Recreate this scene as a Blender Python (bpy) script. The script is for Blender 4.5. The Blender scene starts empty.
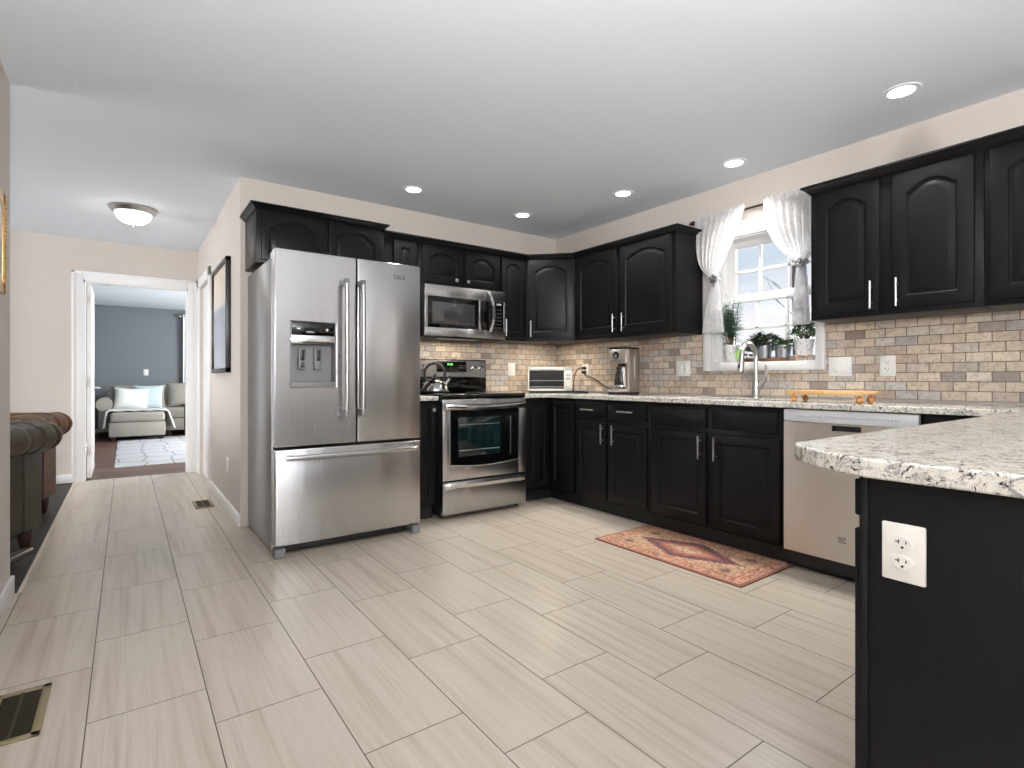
import bpy, bmesh, math, random
from mathutils import Vector, Matrix
random.seed(7)
PI = math.pi
SC = bpy.context.scene
COL = SC.collection

# ------------------------------------------------------------------ camera
cam = bpy.data.cameras.new('camera')
cam.sensor_width = 36.0
cam.lens = 534.0 / 1024.0 * 36.0
cam.shift_y = -5.0 / 1024.0
cam.clip_start = 0.02
camo = bpy.data.objects.new('camera', cam)
COL.objects.link(camo)
camo.location = (0, 0, 1.03)
camo.rotation_euler = (PI / 2, 0, -math.atan(386.0 / 534.0))
SC.camera = camo

# ------------------------------------------------------------------ exposure
SC.view_settings.view_transform = 'Standard'
SC.view_settings.look = 'None'
SC.view_settings.gamma = 1.0
SC.view_settings.exposure = 0.34
SC.view_settings.use_curve_mapping = False
SC.cycles.use_denoising = True
SC.cycles.max_bounces = 10
SC.cycles.diffuse_bounces = 6
SC.cycles.glossy_bounces = 5
SC.cycles.transmission_bounces = 8
SC.cycles.transparent_max_bounces = 12
SC.cycles.sample_clamp_indirect = 6.0
SC.cycles.caustics_reflective = False
SC.cycles.caustics_refractive = False

# ------------------------------------------------------------------ world: pale cloudy sky
W = bpy.data.worlds.new('sky')
SC.world = W
W.use_nodes = True
wn, wl = W.node_tree.nodes, W.node_tree.links
wn.clear()
w_out = wn.new('ShaderNodeOutputWorld')
w_bg = wn.new('ShaderNodeBackground')
w_bg.inputs['Strength'].default_value = 0.92
w_tc = wn.new('ShaderNodeTexCoord')
w_mp = wn.new('ShaderNodeMapping')
w_mp.inputs['Scale'].default_value = (2.0, 2.0, 14.0)
w_ns = wn.new('ShaderNodeTexNoise')
w_ns.inputs['Scale'].default_value = 1.6
w_ns.inputs['Detail'].default_value = 4
w_rp = wn.new('ShaderNodeValToRGB')
w_rp.color_ramp.elements[0].position = 0.38
w_rp.color_ramp.elements[0].color = (0.58, 0.68, 0.78, 1)
w_rp.color_ramp.elements[1].position = 0.60
w_rp.color_ramp.elements[1].color = (0.80, 0.82, 0.88, 1)
# haze towards the horizon
w_sp = wn.new('ShaderNodeSeparateXYZ')
w_hz = wn.new('ShaderNodeMapRange')
w_hz.inputs['From Min'].default_value = 0.10
w_hz.inputs['From Max'].default_value = 0.17
w_mx = wn.new('ShaderNodeMix')
w_mx.data_type = 'RGBA'
w_mx.inputs[6].default_value = (0.88, 0.88, 0.93, 1)
wl.new(w_tc.outputs['Generated'], w_sp.inputs[0])
wl.new(w_sp.outputs[2], w_hz.inputs['Value'])
wl.new(w_hz.outputs[0], w_mx.inputs[0])
wl.new(w_rp.outputs['Color'], w_mx.inputs[7])
wl.new(w_tc.outputs['Generated'], w_mp.inputs['Vector'])
wl.new(w_mp.outputs['Vector'], w_ns.inputs['Vector'])
wl.new(w_ns.outputs['Fac'], w_rp.inputs['Fac'])
wl.new(w_mx.outputs[2], w_bg.inputs['Color'])
wl.new(w_bg.outputs['Background'], w_out.inputs['Surface'])


# ------------------------------------------------------------------ daylight through the windows, with added fill lights
def area_light(name, loc, rot, sx, sy, power, color=(1, 1, 1), parent=None, shape='RECTANGLE', spread=PI):
    l = bpy.data.lights.new(name, 'AREA')
    l.shape = shape
    l.size = sx
    l.size_y = sy
    l.energy = power
    l.color = color
    l.spread = spread
    o = bpy.data.objects.new(name, l)
    COL.objects.link(o)
    o.location = loc
    o.rotation_euler = rot
    if parent: o.parent = parent
    return o


# patio windows in the rear wall behind the photographer, living room window; left wall and bedroom lights are unseen fill, added
area_light('daylight_rear_window', (0.80, -6.68, 1.3), (PI / 2, 0, 0), 2.1, 2.0, 10, (0.97, 0.985, 1.0))
area_light('fill_left_wall', (-0.68, -4.2, 1.5), (PI / 2, 0, -PI / 2), 2.4, 1.5, 40, (0.97, 0.985, 1.0))
area_light('daylight_living_room', (-4.75, 5.0, 1.4), (PI / 2, 0, -PI / 2), 2.6, 1.7, 138, (0.97, 0.98, 1.0))
area_light('fill_bedroom', (3.9, 9.6, 1.5), (PI / 2, 0, PI / 2), 2.4, 1.5, 240, (1.0, 0.985, 0.96))
for y_, p_ in ((-5.6, 3), (-3.1, 9), (-1.25, 8)):   # unseen tall lights added in the right wall to streak the refrigerator front
    area_light('added_streak_light', (3.72, y_, 1.25), (PI / 2, 0, PI / 2), 0.24, 2.0, p_, (0.97, 0.985, 1.0))
area_light('daylight_kitchen_window', (5.4, 1.95, 3.5), (0, math.radians(46), 0), 2.0, 2.4, 420, (0.97, 0.985, 1.0))


# ------------------------------------------------------------------ mesh helpers
def wmat(o):
    m = Matrix.LocRotScale(o.location, o.rotation_euler, o.scale)
    return wmat(o.parent) @ m if o.parent else m


class MB:
    def __init__(s):
        s.bm = bmesh.new()

    def _face(s, vs):
        try:
            return s.bm.faces.new(vs)
        except ValueError:
            return None

    def box(s, x0, x1, y0, y1, z0, z1, bev=0.0, seg=2):
        if x0 > x1: x0, x1 = x1, x0
        if y0 > y1: y0, y1 = y1, y0
        if z0 > z1: z0, z1 = z1, z0
        v = [s.bm.verts.new(p) for p in ((x0, y0, z0), (x1, y0, z0), (x1, y1, z0), (x0, y1, z0),
                                         (x0, y0, z1), (x1, y0, z1), (x1, y1, z1), (x0, y1, z1))]
        fs = [s._face([v[i] for i in q]) for q in ((3, 2, 1, 0), (4, 5, 6, 7), (0, 1, 5, 4), (1, 2, 6, 5), (2, 3, 7, 6), (3, 0, 4, 7))]
        if bev > 0:
            es = list({e for f in fs for e in f.edges})
            bmesh.ops.bevel(s.bm, geom=es, offset=bev, segments=seg, affect='EDGES', profile=0.5)
        return s

    def loops(s, rings, closed=True, cap0=True, cap1=True):
        R = [[s.bm.verts.new(p) for p in r] for r in rings]
        n = len(R[0])
        for a, b in zip(R, R[1:]):
            for i in range(n if closed else n - 1):
                j = (i + 1) % n
                s._face((a[i], a[j], b[j], b[i]))
        if cap0: s._face(R[0][::-1])
        if cap1: s._face(R[-1])
        return s

    def cyl(s, p0, p1, r0, r1=None, n=20):
        return s.tube([p0, p1], [r0, r0 if r1 is None else r1], n)

    def tube(s, pts, r, n=10, closed=False, squash=1.0):
        pts = [Vector(p) for p in pts]
        rs = r if isinstance(r, (list, tuple)) else [r] * len(pts)
        t0 = (pts[1] - pts[0]).normalized()
        up = Vector((0, 0, 1)) if abs(t0.z) < 0.9 else Vector((0, 1, 0))
        nrm = t0.cross(up).normalized()
        rings = []
        for i, p in enumerate(pts):
            a = pts[max(i - 1, 0)]
            b = pts[min(i + 1, len(pts) - 1)]
            t = (b - a).normalized()
            nrm = (nrm - t * nrm.dot(t)).normalized()
            bn = t.cross(nrm)
            rings.append([p + nrm * (rs[i] * math.cos(2 * PI * k / n)) + bn * (rs[i] * squash * math.sin(2 * PI * k / n)) for k in range(n)])
        if closed: rings.append(rings[0])
        return s.loops(rings, True, not closed, not closed)

    def lathe(s, prof, c=(0, 0, 0), n=32, M=None):
        rings = []
        for r, z in prof:
            ring = []
            for k in range(n):
                a = 2 * PI * k / n
                p = Vector((max(r, 1e-5) * math.cos(a), max(r, 1e-5) * math.sin(a), z))
                if M: p = M @ p
                ring.append(p + Vector(c))
            rings.append(ring)
        return s.loops(rings, True, prof[0][0] > 1e-4, prof[-1][0] > 1e-4)

    def prism(s, poly, fn, d0, d1):
        return s.loops([[fn(a, b, d0) for a, b in poly], [fn(a, b, d1) for a, b in poly]])

    def grid(s, nu, nv, fn):
        V = [[s.bm.verts.new(fn(i / nu, j / nv)) for i in range(nu + 1)] for j in range(nv + 1)]
        for j in range(nv):
            for i in range(nu):
                s._face((V[j][i], V[j][i + 1], V[j + 1][i + 1], V[j + 1][i]))
        return s

    def sphere(s, c, r, sx=1, sy=1, sz=1, n=20, m=12, M=None):
        prof = [(r * math.sin(PI * k / m), -r * math.cos(PI * k / m)) for k in range(m + 1)]
        S = Matrix.Diagonal((sx, sy, sz)).to_3x3()
        return s.lathe(prof, c, n, (M @ S) if M else S)

    def plate(s, outline, holes, z0, z1):
        es = []
        for lp in [outline] + holes:
            vs = [s.bm.verts.new((x, y, z1)) for x, y in lp]
            es += [s.bm.edges.new((vs[i], vs[(i + 1) % len(vs)])) for i in range(len(vs))]
        g = bmesh.ops.triangle_fill(s.bm, edges=es, use_beauty=True, use_dissolve=False)
        fs = [f for f in g['geom'] if isinstance(f, bmesh.types.BMFace)]
        e = bmesh.ops.extrude_face_region(s.bm, geom=fs)
        for v in e['geom']:
            if isinstance(v, bmesh.types.BMVert): v.co.z = z0
        bmesh.ops.recalc_face_normals(s.bm, faces=s.bm.faces[:])
        return s


def obj(name, mb, m, parent=None, world=False, smooth=35, recalc=True):
    bm = mb.bm
    if world and parent:
        bm.transform(wmat(parent).inverted())
    if recalc: bmesh.ops.recalc_face_normals(bm, faces=bm.faces[:])
    me = bpy.data.meshes.new(name)
    bm.to_mesh(me)
    bm.free()
    if smooth:
        me.shade_smooth()
        me.set_sharp_from_angle(angle=math.radians(smooth))
    me.materials.append(m)
    o = bpy.data.objects.new(name, me)
    COL.objects.link(o)
    if parent: o.parent = parent
    return o


def tag(o, label, cat, group=None, kind=None):
    o['label'] = label
    o['category'] = cat
    if group: o['group'] = group
    if kind: o['kind'] = kind
    return o


def thing(name, label, cat, loc=(0, 0, 0), rz=0, group=None):
    o = bpy.data.objects.new(name, None)
    o.empty_display_size = 0.1
    COL.objects.link(o)
    o.location = loc
    o.rotation_euler = (0, 0, rz)
    return tag(o, label, cat, group)


def struct(name, mb, m, label, cat, parent=None, **k):
    o = obj(name, mb, m, parent, **k)
    if not parent:
        tag(o, label, cat, None, 'structure')
    return o


def dup(root, loc, rz, label, group=None):
    r = root.copy()
    COL.objects.link(r)
    r.location = loc
    r.rotation_euler = (0, 0, rz)
    r['label'] = label
    if group: r['group'] = group

    def rec(src, dst):
        for ch in [c for c in src.children]:
            d = ch.copy()
            COL.objects.link(d)
            d.parent = dst
            rec(ch, d)
    rec(root, r)
    return r


# ------------------------------------------------------------------ materials
def srgb(r, g, b):
    f = lambda c: (c / 255 / 12.92) if c / 255 <= 0.04045 else ((c / 255 + 0.055) / 1.055) ** 2.4
    return (f(r), f(g), f(b), 1)


def mat(name, color, rough=0.5, metal=0.0, spec=0.5, coat=0.0, trans=0.0, emit=None, estr=0.0, aniso=0.0, alpha=1.0):
    m = bpy.data.materials.new(name)
    m.use_nodes = True
    b = m.node_tree.nodes['Principled BSDF']
    b.inputs['Base Color'].default_value = color
    b.inputs['Roughness'].default_value = rough
    b.inputs['Metallic'].default_value = metal
    b.inputs['Specular IOR Level'].default_value = spec
    b.inputs['Coat Weight'].default_value = coat
    b.inputs['Transmission Weight'].default_value = trans
    b.inputs['Anisotropic'].default_value = aniso
    b.inputs['Alpha'].default_value = alpha
    if emit:
        b.inputs['Emission Color'].default_value = emit
        b.inputs['Emission Strength'].default_value = estr
    return m


class N:
    """small node-graph writer on a material"""

    def __init__(s, m):
        s.m = m
        s.t = m.node_tree
        s.b = s.t.nodes['Principled BSDF']

    def new(s, typ, **k):
        n = s.t.nodes.new(typ)
        for a, v in k.items(): setattr(n, a, v)
        return n

    def link(s, a, b):
        s.t.links.new(a, b)

    def coords(s, kind='Object', scale=(1, 1, 1), loc=(0, 0, 0), rot=(0, 0, 0)):
        tc = s.new('ShaderNodeTexCoord')
        mp = s.new('ShaderNodeMapping')
        mp.inputs['Scale'].default_value = scale
        mp.inputs['Location'].default_value = loc
        mp.inputs['Rotation'].default_value = rot
        s.link(tc.outputs[kind], mp.inputs['Vector'])
        return mp.outputs['Vector']

    def noise(s, vec, scale, detail=3, rough=0.5, dist=0.0):
        n = s.new('ShaderNodeTexNoise')
        n.inputs['Scale'].default_value = scale
        n.inputs['Detail'].default_value = detail
        n.inputs['Roughness'].default_value = rough
        n.inputs['Distortion'].default_value = dist
        if vec: s.link(vec, n.inputs['Vector'])
        return n.outputs['Fac']

    def ramp(s, fac, stops, interp='LINEAR'):
        r = s.new('ShaderNodeValToRGB')
        cr = r.color_ramp
        cr.interpolation = interp
        while len(cr.elements) < len(stops): cr.elements.new(0.5)
        for e, (p, c) in zip(cr.elements, stops):
            e.position = p
            e.color = c if not isinstance(c, (int, float)) else (c, c, c, 1)
        s.link(fac, r.inputs['Fac'])
        return r.outputs['Color']

    def mix(s, fac, a, b, typ='MIX'):
        n = s.new('ShaderNodeMix', data_type='RGBA', blend_type=typ)
        for sock, v in ((n.inputs[0], fac), (n.inputs[6], a), (n.inputs[7], b)):
            if hasattr(v, 'is_output'): s.link(v, sock)
            else: sock.default_value = v
        return n.outputs[2]

    def math(s, op, a, b=None, c=None):
        n = s.new('ShaderNodeMath', operation=op)
        for i, v in enumerate((a, b, c)):
            if v is None: continue
            if hasattr(v, 'is_output'): s.link(v, n.inputs[i])
            else: n.inputs[i].default_value = v
        return n.outputs[0]

    def bump(s, h, strength=0.2, dist=0.01):
        n = s.new('ShaderNodeBump')
        n.inputs['Strength'].default_value = strength
        n.inputs['Distance'].default_value = dist
        s.link(h, n.inputs['Height'])
        s.link(n.outputs['Normal'], s.b.inputs['Normal'])

    def base(s, c):
        s.link(c, s.b.inputs['Base Color'])

    def rough(s, c):
        s.link(c, s.b.inputs['Roughness'])


def sep(n, vec):
    x = n.new('ShaderNodeSeparateXYZ')
    n.link(vec, x.inputs[0])
    return x.outputs


def comb(n, a, b, c=0.0):
    x = n.new('ShaderNodeCombineXYZ')
    for i, v in enumerate((a, b, c)):
        if hasattr(v, 'is_output'): n.link(v, x.inputs[i])
        else: x.inputs[i].default_value = v
    return x.outputs[0]


def painted(name, color, rough=0.6, tex=0.02):
    m = mat(name, color, rough, spec=0.3)
    n = N(m)
    n.bump(n.noise(n.coords(), 180, 2), 0.05, tex * 0.02)
    return m


def m_floor():
    m = mat('porcelain_tile', srgb(192, 180, 166), 0.32, spec=0.45)
    n = N(m)
    v = sep(n, n.coords())
    uv = comb(n, n.math('ADD', v[1], -0.2), n.math('ADD', v[0], 0.097 + 0.3135))
    br = n.new('ShaderNodeTexBrick', offset=0.363, offset_frequency=2, squash=1.0)
    n.link(uv, br.inputs['Vector'])
    for k, val in (('Scale', 1.0), ('Mortar Size', 0.0019), ('Mortar Smooth', 0.1), ('Bias', 0.0), ('Brick Width', 0.612), ('Row Height', 0.3135)):
        br.inputs[k].default_value = val
    br.inputs['Color1'].default_value = (0, 0, 0, 1)
    br.inputs['Color2'].default_value = (1, 1, 1, 1)
    br.inputs['Mortar'].default_value = (0.5, 0.5, 0.5, 1)
    rnd = sep(n, br.outputs['Color'])[0]
    # veins run along the tile; every tile shifts the vein pattern
    sx = n.math('ADD', n.math('MULTIPLY', v[0], 26.0), n.math('MULTIPLY', rnd, 37.0))
    sy = n.math('MULTIPLY', v[1], 0.8)
    st = n.noise(comb(n, sx, sy, rnd), 1.0, 5, 0.6, 0.3)
    tone = n.ramp(st, [(0.30, srgb(160, 147, 132)), (0.44, srgb(181, 169, 155)), (0.58, srgb(191, 181, 169)), (0.72, srgb(168, 155, 140))])
    tone = n.mix(n.math('MULTIPLY', rnd, 0.25), tone, srgb(193, 183, 171))
    c = n.mix(br.outputs['Fac'], tone, srgb(92, 84, 76))
    n.base(c)
    n.rough(n.math('ADD', n.math('MULTIPLY', br.outputs['Fac'], 0.4), 0.3))
    n.bump(n.math('SUBTRACT', 1.0, br.outputs['Fac']), 0.25, 0.002)
    return m


def m_stone(axis):
    """tumbled travertine brick: axis 0 = along X, 1 = along Y"""
    m = mat('tumbled_stone_brick', (0.5, 0.45, 0.4, 1), 0.6, spec=0.35)
    n = N(m)
    v = sep(n, n.coords())
    wob = n.noise(n.coords(), 25, 2)
    a = n.math('ADD', v[axis], n.math('MULTIPLY', n.math('SUBTRACT', wob, 0.5), 0.004))
    uv = comb(n, n.math('ADD', a, -0.087), n.math('ADD', v[2], -0.915))
    br = n.new('ShaderNodeTexBrick', offset=0.5, offset_frequency=2, squash=1.0)
    n.link(uv, br.inputs['Vector'])
    for k, val in (('Scale', 1.0), ('Mortar Size', 0.0022), ('Mortar Smooth', 0.15), ('Bias', 0.0), ('Brick Width', 0.1035), ('Row Height', 0.0504)):
        br.inputs[k].default_value = val
    br.inputs['Color1'].default_value = (0, 0, 0, 1)
    br.inputs['Color2'].default_value = (1, 1, 1, 1)
    br.inputs['Mortar'].default_value = (0.5, 0.5, 0.5, 1)
    rnd = sep(n, br.outputs['Color'])[0]
    c = n.ramp(rnd, [(0.0, srgb(146, 130, 120)), (0.12, srgb(180, 178, 176)), (0.25, srgb(210, 196, 180)), (0.42, srgb(198, 180, 162)), (0.55, srgb(222, 208, 190)),
                     (0.68, srgb(186, 164, 148)), (0.8, srgb(200, 198, 196)), (0.92, srgb(226, 210, 186)), (1.0, srgb(164, 154, 146))])
    nz = n.noise(n.coords(), 38, 6, 0.7, 0.6)
    c = n.mix(n.ramp(nz, [(0.35, 0.5), (0.55, 0.0)]), c, srgb(128, 112, 100))
    nz2 = n.noise(n.coords(scale=(1, 1, 2)), 90, 4, 0.7)
    c = n.mix(n.ramp(nz2, [(0.60, 0.0), (0.72, 0.55)]), c, srgb(96, 86, 80))
    c = n.mix(br.outputs['Fac'], c, srgb(104, 92, 82))
    n.base(c)
    n.bump(n.math('ADD', n.math('MULTIPLY', n.math('SUBTRACT', 1.0, br.outputs['Fac']), 1.0), n.math('MULTIPLY', nz2, 0.25)), 0.5, 0.003)
    return m


def m_granite():
    m = mat('pale_granite', (0.7, 0.65, 0.6, 1), 0.12, spec=0.5)
    n = N(m)
    co = n.coords()
    big = n.noise(co, 18, 5, 0.65, 0.8)
    c = n.ramp(big, [(0.30, srgb(176, 174, 170)), (0.44, srgb(212, 209, 202)), (0.58, srgb(222, 219, 211)), (0.72, srgb(206, 194, 176))])
    gr = n.noise(co, 42, 5, 0.72, 1.4)
    c = n.mix(n.ramp(gr, [(0.38, 0.85), (0.48, 0.0)]), c, srgb(130, 130, 132))
    bl = n.noise(n.coords(loc=(3, 1, 7)), 44, 6, 0.78, 1.8)
    c = n.mix(n.ramp(bl, [(0.545, 0.0), (0.59, 1.0)]), c, srgb(40, 40, 46))
    n.base(c)
    return m


def m_steel(name, col, rough, streak_axis=2, wav=0.5, along=(1, 1, 0.02)):
    m = mat(name, col, rough, 1.0, aniso=0.85)
    n = N(m)
    n.b.inputs['Anisotropic Rotation'].default_value = 0.25
    br = n.noise(n.coords(scale=along), 220, 2, 0.6)
    n.rough(n.math('ADD', n.math('MULTIPLY', br, 0.1), rough - 0.05))
    wv = n.noise(n.coords(scale=(1.6, 1.6, 0.22)), 3.6, 2)
    h = n.math('ADD', n.math('MULTIPLY', br, 0.002), n.math('MULTIPLY', wv, wav))
    n.bump(h, 0.25, 0.02)
    return m


def m_wood(name, c1, c2, scale=1.0, rough=0.35, axis=0, plank=0.1, length=0.9):
    m = mat(name, c1, rough, spec=0.5)
    n = N(m)
    v = sep(n, n.coords())
    uv = comb(n, v[axis], v[1 - axis])
    br = n.new('ShaderNodeTexBrick', offset=0.37, offset_frequency=2, squash=1.0)
    n.link(uv, br.inputs['Vector'])
    for k, val in (('Scale', 1.0), ('Mortar Size', 0.001), ('Mortar Smooth', 0.1), ('Bias', 0.0), ('Brick Width', length), ('Row Height', plank)):
        br.inputs[k].default_value = val
    br.inputs['Color1'].default_value = (0, 0, 0, 1)
    br.inputs['Color2'].default_value = (1, 1, 1, 1)
    rnd = sep(n, br.outputs['Color'])[0]
    g = n.noise(comb(n, n.math('MULTIPLY', v[axis], 2.0), n.math('MULTIPLY', v[1 - axis], 40.0), n.math('MULTIPLY', rnd, 20)), scale, 5, 0.6, 0.4)
    c = n.ramp(n.math('ADD', n.math('MULTIPLY', g, 0.6), n.math('MULTIPLY', rnd, 0.4)), [(0.25, c1), (0.75, c2)])
    c = n.mix(br.outputs['Fac'], c, (c1[0] * 0.3, c1[1] * 0.3, c1[2] * 0.3, 1))
    n.base(c)
    return m


def m_black_paint():
    m = mat('black_satin_paint', srgb(14, 14, 16), 0.40, spec=0.16)
    n = N(m)
    g = n.noise(n.coords(scale=(18, 18, 1.2)), 9, 4, 0.6)
    n.base(n.ramp(g, [(0.3, srgb(14, 14, 16)), (0.7, srgb(19, 19, 21))]))
    n.rough(n.math('ADD', n.math('MULTIPLY', g, 0.12), 0.30))
    n.bump(g, 0.12, 0.001)
    return m


def m_leather(name, c1, c2):
    m = mat(name, c1, 0.36, spec=0.16)
    n = N(m)
    g = n.noise(n.coords(), 5, 4, 0.6)
    n.base(n.ramp(g, [(0.35, c1), (0.65, c2)]))
    v = n.new('ShaderNodeTexVoronoi')
    v.inputs['Scale'].default_value = 160
    n.link(n.coords(), v.inputs['Vector'])
    n.bump(v.outputs['Distance'], 0.15, 0.001)
    return m


def m_fabric(name, c1, c2, scale=300, rough=0.95):
    m = mat(name, c1, rough, spec=0.15)
    n = N(m)
    g = n.noise(n.coords(), scale, 2, 0.7)
    l = n.noise(n.coords(), 6, 3)
    n.base(n.mix(n.math('MULTIPLY', n.math('ADD', g, l), 0.5), c1, c2))
    n.bump(g, 0.3, 0.002)
    return m


def m_lace():
    m = mat('white_lace', srgb(244, 243, 243), 0.9, spec=0.1)
    n = N(m)
    t = n.t
    out = t.nodes['Material Output']
    # sheer cloth: part see-through weave, part cloth that lets light through; denser floral print
    co = n.coords()
    g1 = n.noise(co, 22, 6, 0.72, 1.5)
    pat = n.ramp(g1, [(0.44, 0.0), (0.50, 1.0), (0.55, 1.0), (0.60, 0.0)])
    col = n.mix(pat, srgb(252, 252, 252), srgb(212, 212, 215))
    n.base(col)
    tl = n.new('ShaderNodeBsdfTranslucent')
    n.link(col, tl.inputs['Color'])
    mx = n.new('ShaderNodeMixShader')
    mx.inputs[0].default_value = 0.45
    n.link(n.b.outputs[0], mx.inputs[1])
    n.link(tl.outputs[0], mx.inputs[2])
    tr = n.new('ShaderNodeBsdfTransparent')
    m2 = n.new('ShaderNodeMixShader')
    weave = n.noise(co, 260, 1, 0.5)
    op = n.math('ADD', n.math('MULTIPLY', sep(n, pat)[0], 0.15), n.math('ADD', n.math('MULTIPLY', weave, 0.2), 0.70))
    n.link(n.math('MINIMUM', op, 1.0), m2.inputs[0])
    n.link(tr.outputs[0], m2.inputs[1])
    n.link(mx.outputs[0], m2.inputs[2])
    n.link(m2.outputs[0], out.inputs['Surface'])
    return m


def m_glass(name='window_glass', tint=(1, 1, 1, 1), gloss=0.06):
    m = bpy.data.materials.new(name)
    m.use_nodes = True
    t = m.node_tree
    t.nodes.clear()
    o = t.nodes.new('ShaderNodeOutputMaterial')
    tr = t.nodes.new('ShaderNodeBsdfTransparent')
    tr.inputs[0].default_value = tint
    gl = t.nodes.new('ShaderNodeBsdfGlossy')
    gl.inputs['Roughness'].default_value = 0.01
    fr = t.nodes.new('ShaderNodeFresnel')
    fr.inputs[0].default_value = 1.45
    mx = t.nodes.new('ShaderNodeMixShader')
    t.links.new(fr.outputs[0], mx.inputs[0])
    t.links.new(tr.outputs[0], mx.inputs[1])
    t.links.new(gl.outputs[0], mx.inputs[2])
    t.links.new(mx.outputs[0], o.inputs[0])
    return m


def m_rug():
    m = mat('persian_rug', (0.4, 0.25, 0.18, 1), 0.95, spec=0.1)
    n = N(m)
    HX, HY = 0.27, 0.50
    v = sep(n, n.coords())
    ax, ay = n.math('ABSOLUTE', v[0]), n.math('ABSOLUTE', v[1])
    edge = n.math('MINIMUM', n.math('SUBTRACT', HX, ax), n.math('SUBTRACT', HY, ay))
    wob = n.math('MULTIPLY', n.math('SUBTRACT', n.noise(n.coords(), 34, 4, 0.7), 0.5), 0.42)
    d = n.math('ADD', n.math('ADD', n.math('DIVIDE', ax, 0.20), n.math('DIVIDE', ay, 0.42)), wob)
    mot = n.noise(n.coords(), 60, 4, 0.7, 1.0)
    vor = n.new('ShaderNodeTexVoronoi')
    vor.inputs['Scale'].default_value = 48
    n.link(n.coords(), vor.inputs['Vector'])
    cream, gold, terra, rust, plum, dark = srgb(208, 184, 158), srgb(194, 162, 130), srgb(184, 122, 98), srgb(160, 96, 78), srgb(116, 88, 90), srgb(72, 56, 58)
    field = n.ramp(d, [(0.0, srgb(184, 172, 146)), (0.10, cream), (0.30, gold), (0.40, terra), (0.52, rust), (0.58, plum), (0.72, dark), (0.80, plum), (0.86, terra), (0.90, cream), (1.02, gold)])
    cx = n.math('SUBTRACT', ax, 0.13)
    cy = n.math('SUBTRACT', ay, 0.33)
    cd = n.math('ADD', n.math('ADD', n.math('ABSOLUTE', cx), n.math('ABSOLUTE', cy)), n.math('MULTIPLY', wob, 0.08))
    field = n.mix(n.ramp(cd, [(0.025, 0.8), (0.05, 0.0)]), field, dark)
    field = n.mix(n.ramp(mot, [(0.47, 0.0), (0.56, 0.75)]), field, plum)
    field = n.mix(n.ramp(vor.outputs['Distance'], [(0.2, 0.6), (0.36, 0.0)]), field, rust)
    bord = n.ramp(vor.outputs['Distance'], [(0.12, plum), (0.3, rust), (0.42, terra), (0.6, srgb(202, 152, 122))])
    bord = n.mix(n.ramp(mot, [(0.5, 0.0), (0.56, 0.6)]), bord, srgb(206, 178, 150))
    bord = n.mix(n.ramp(n.noise(n.coords(loc=(4, 2, 0)), 52, 3, 0.6, 0.8), [(0.5, 0.0), (0.56, 0.75)]), bord, plum)
    lines = n.ramp(edge, [(0.0, srgb(150, 100, 84)), (0.010, plum), (0.016, cream), (0.021, plum)], 'CONSTANT')
    c = n.mix(n.ramp(edge, [(0.084, 0.0), (0.086, 1.0)]), bord, field)
    c = n.mix(n.ramp(edge, [(0.024, 1.0), (0.026, 0.0)]), c, lines)
    c = n.mix(n.ramp(edge, [(0.076, 0.0), (0.078, 1.0), (0.084, 1.0), (0.086, 0.0)]), c, rust)
    n.base(c)
    n.bump(n.noise(n.coords(), 500, 1), 0.4, 0.002)
    return m


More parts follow.
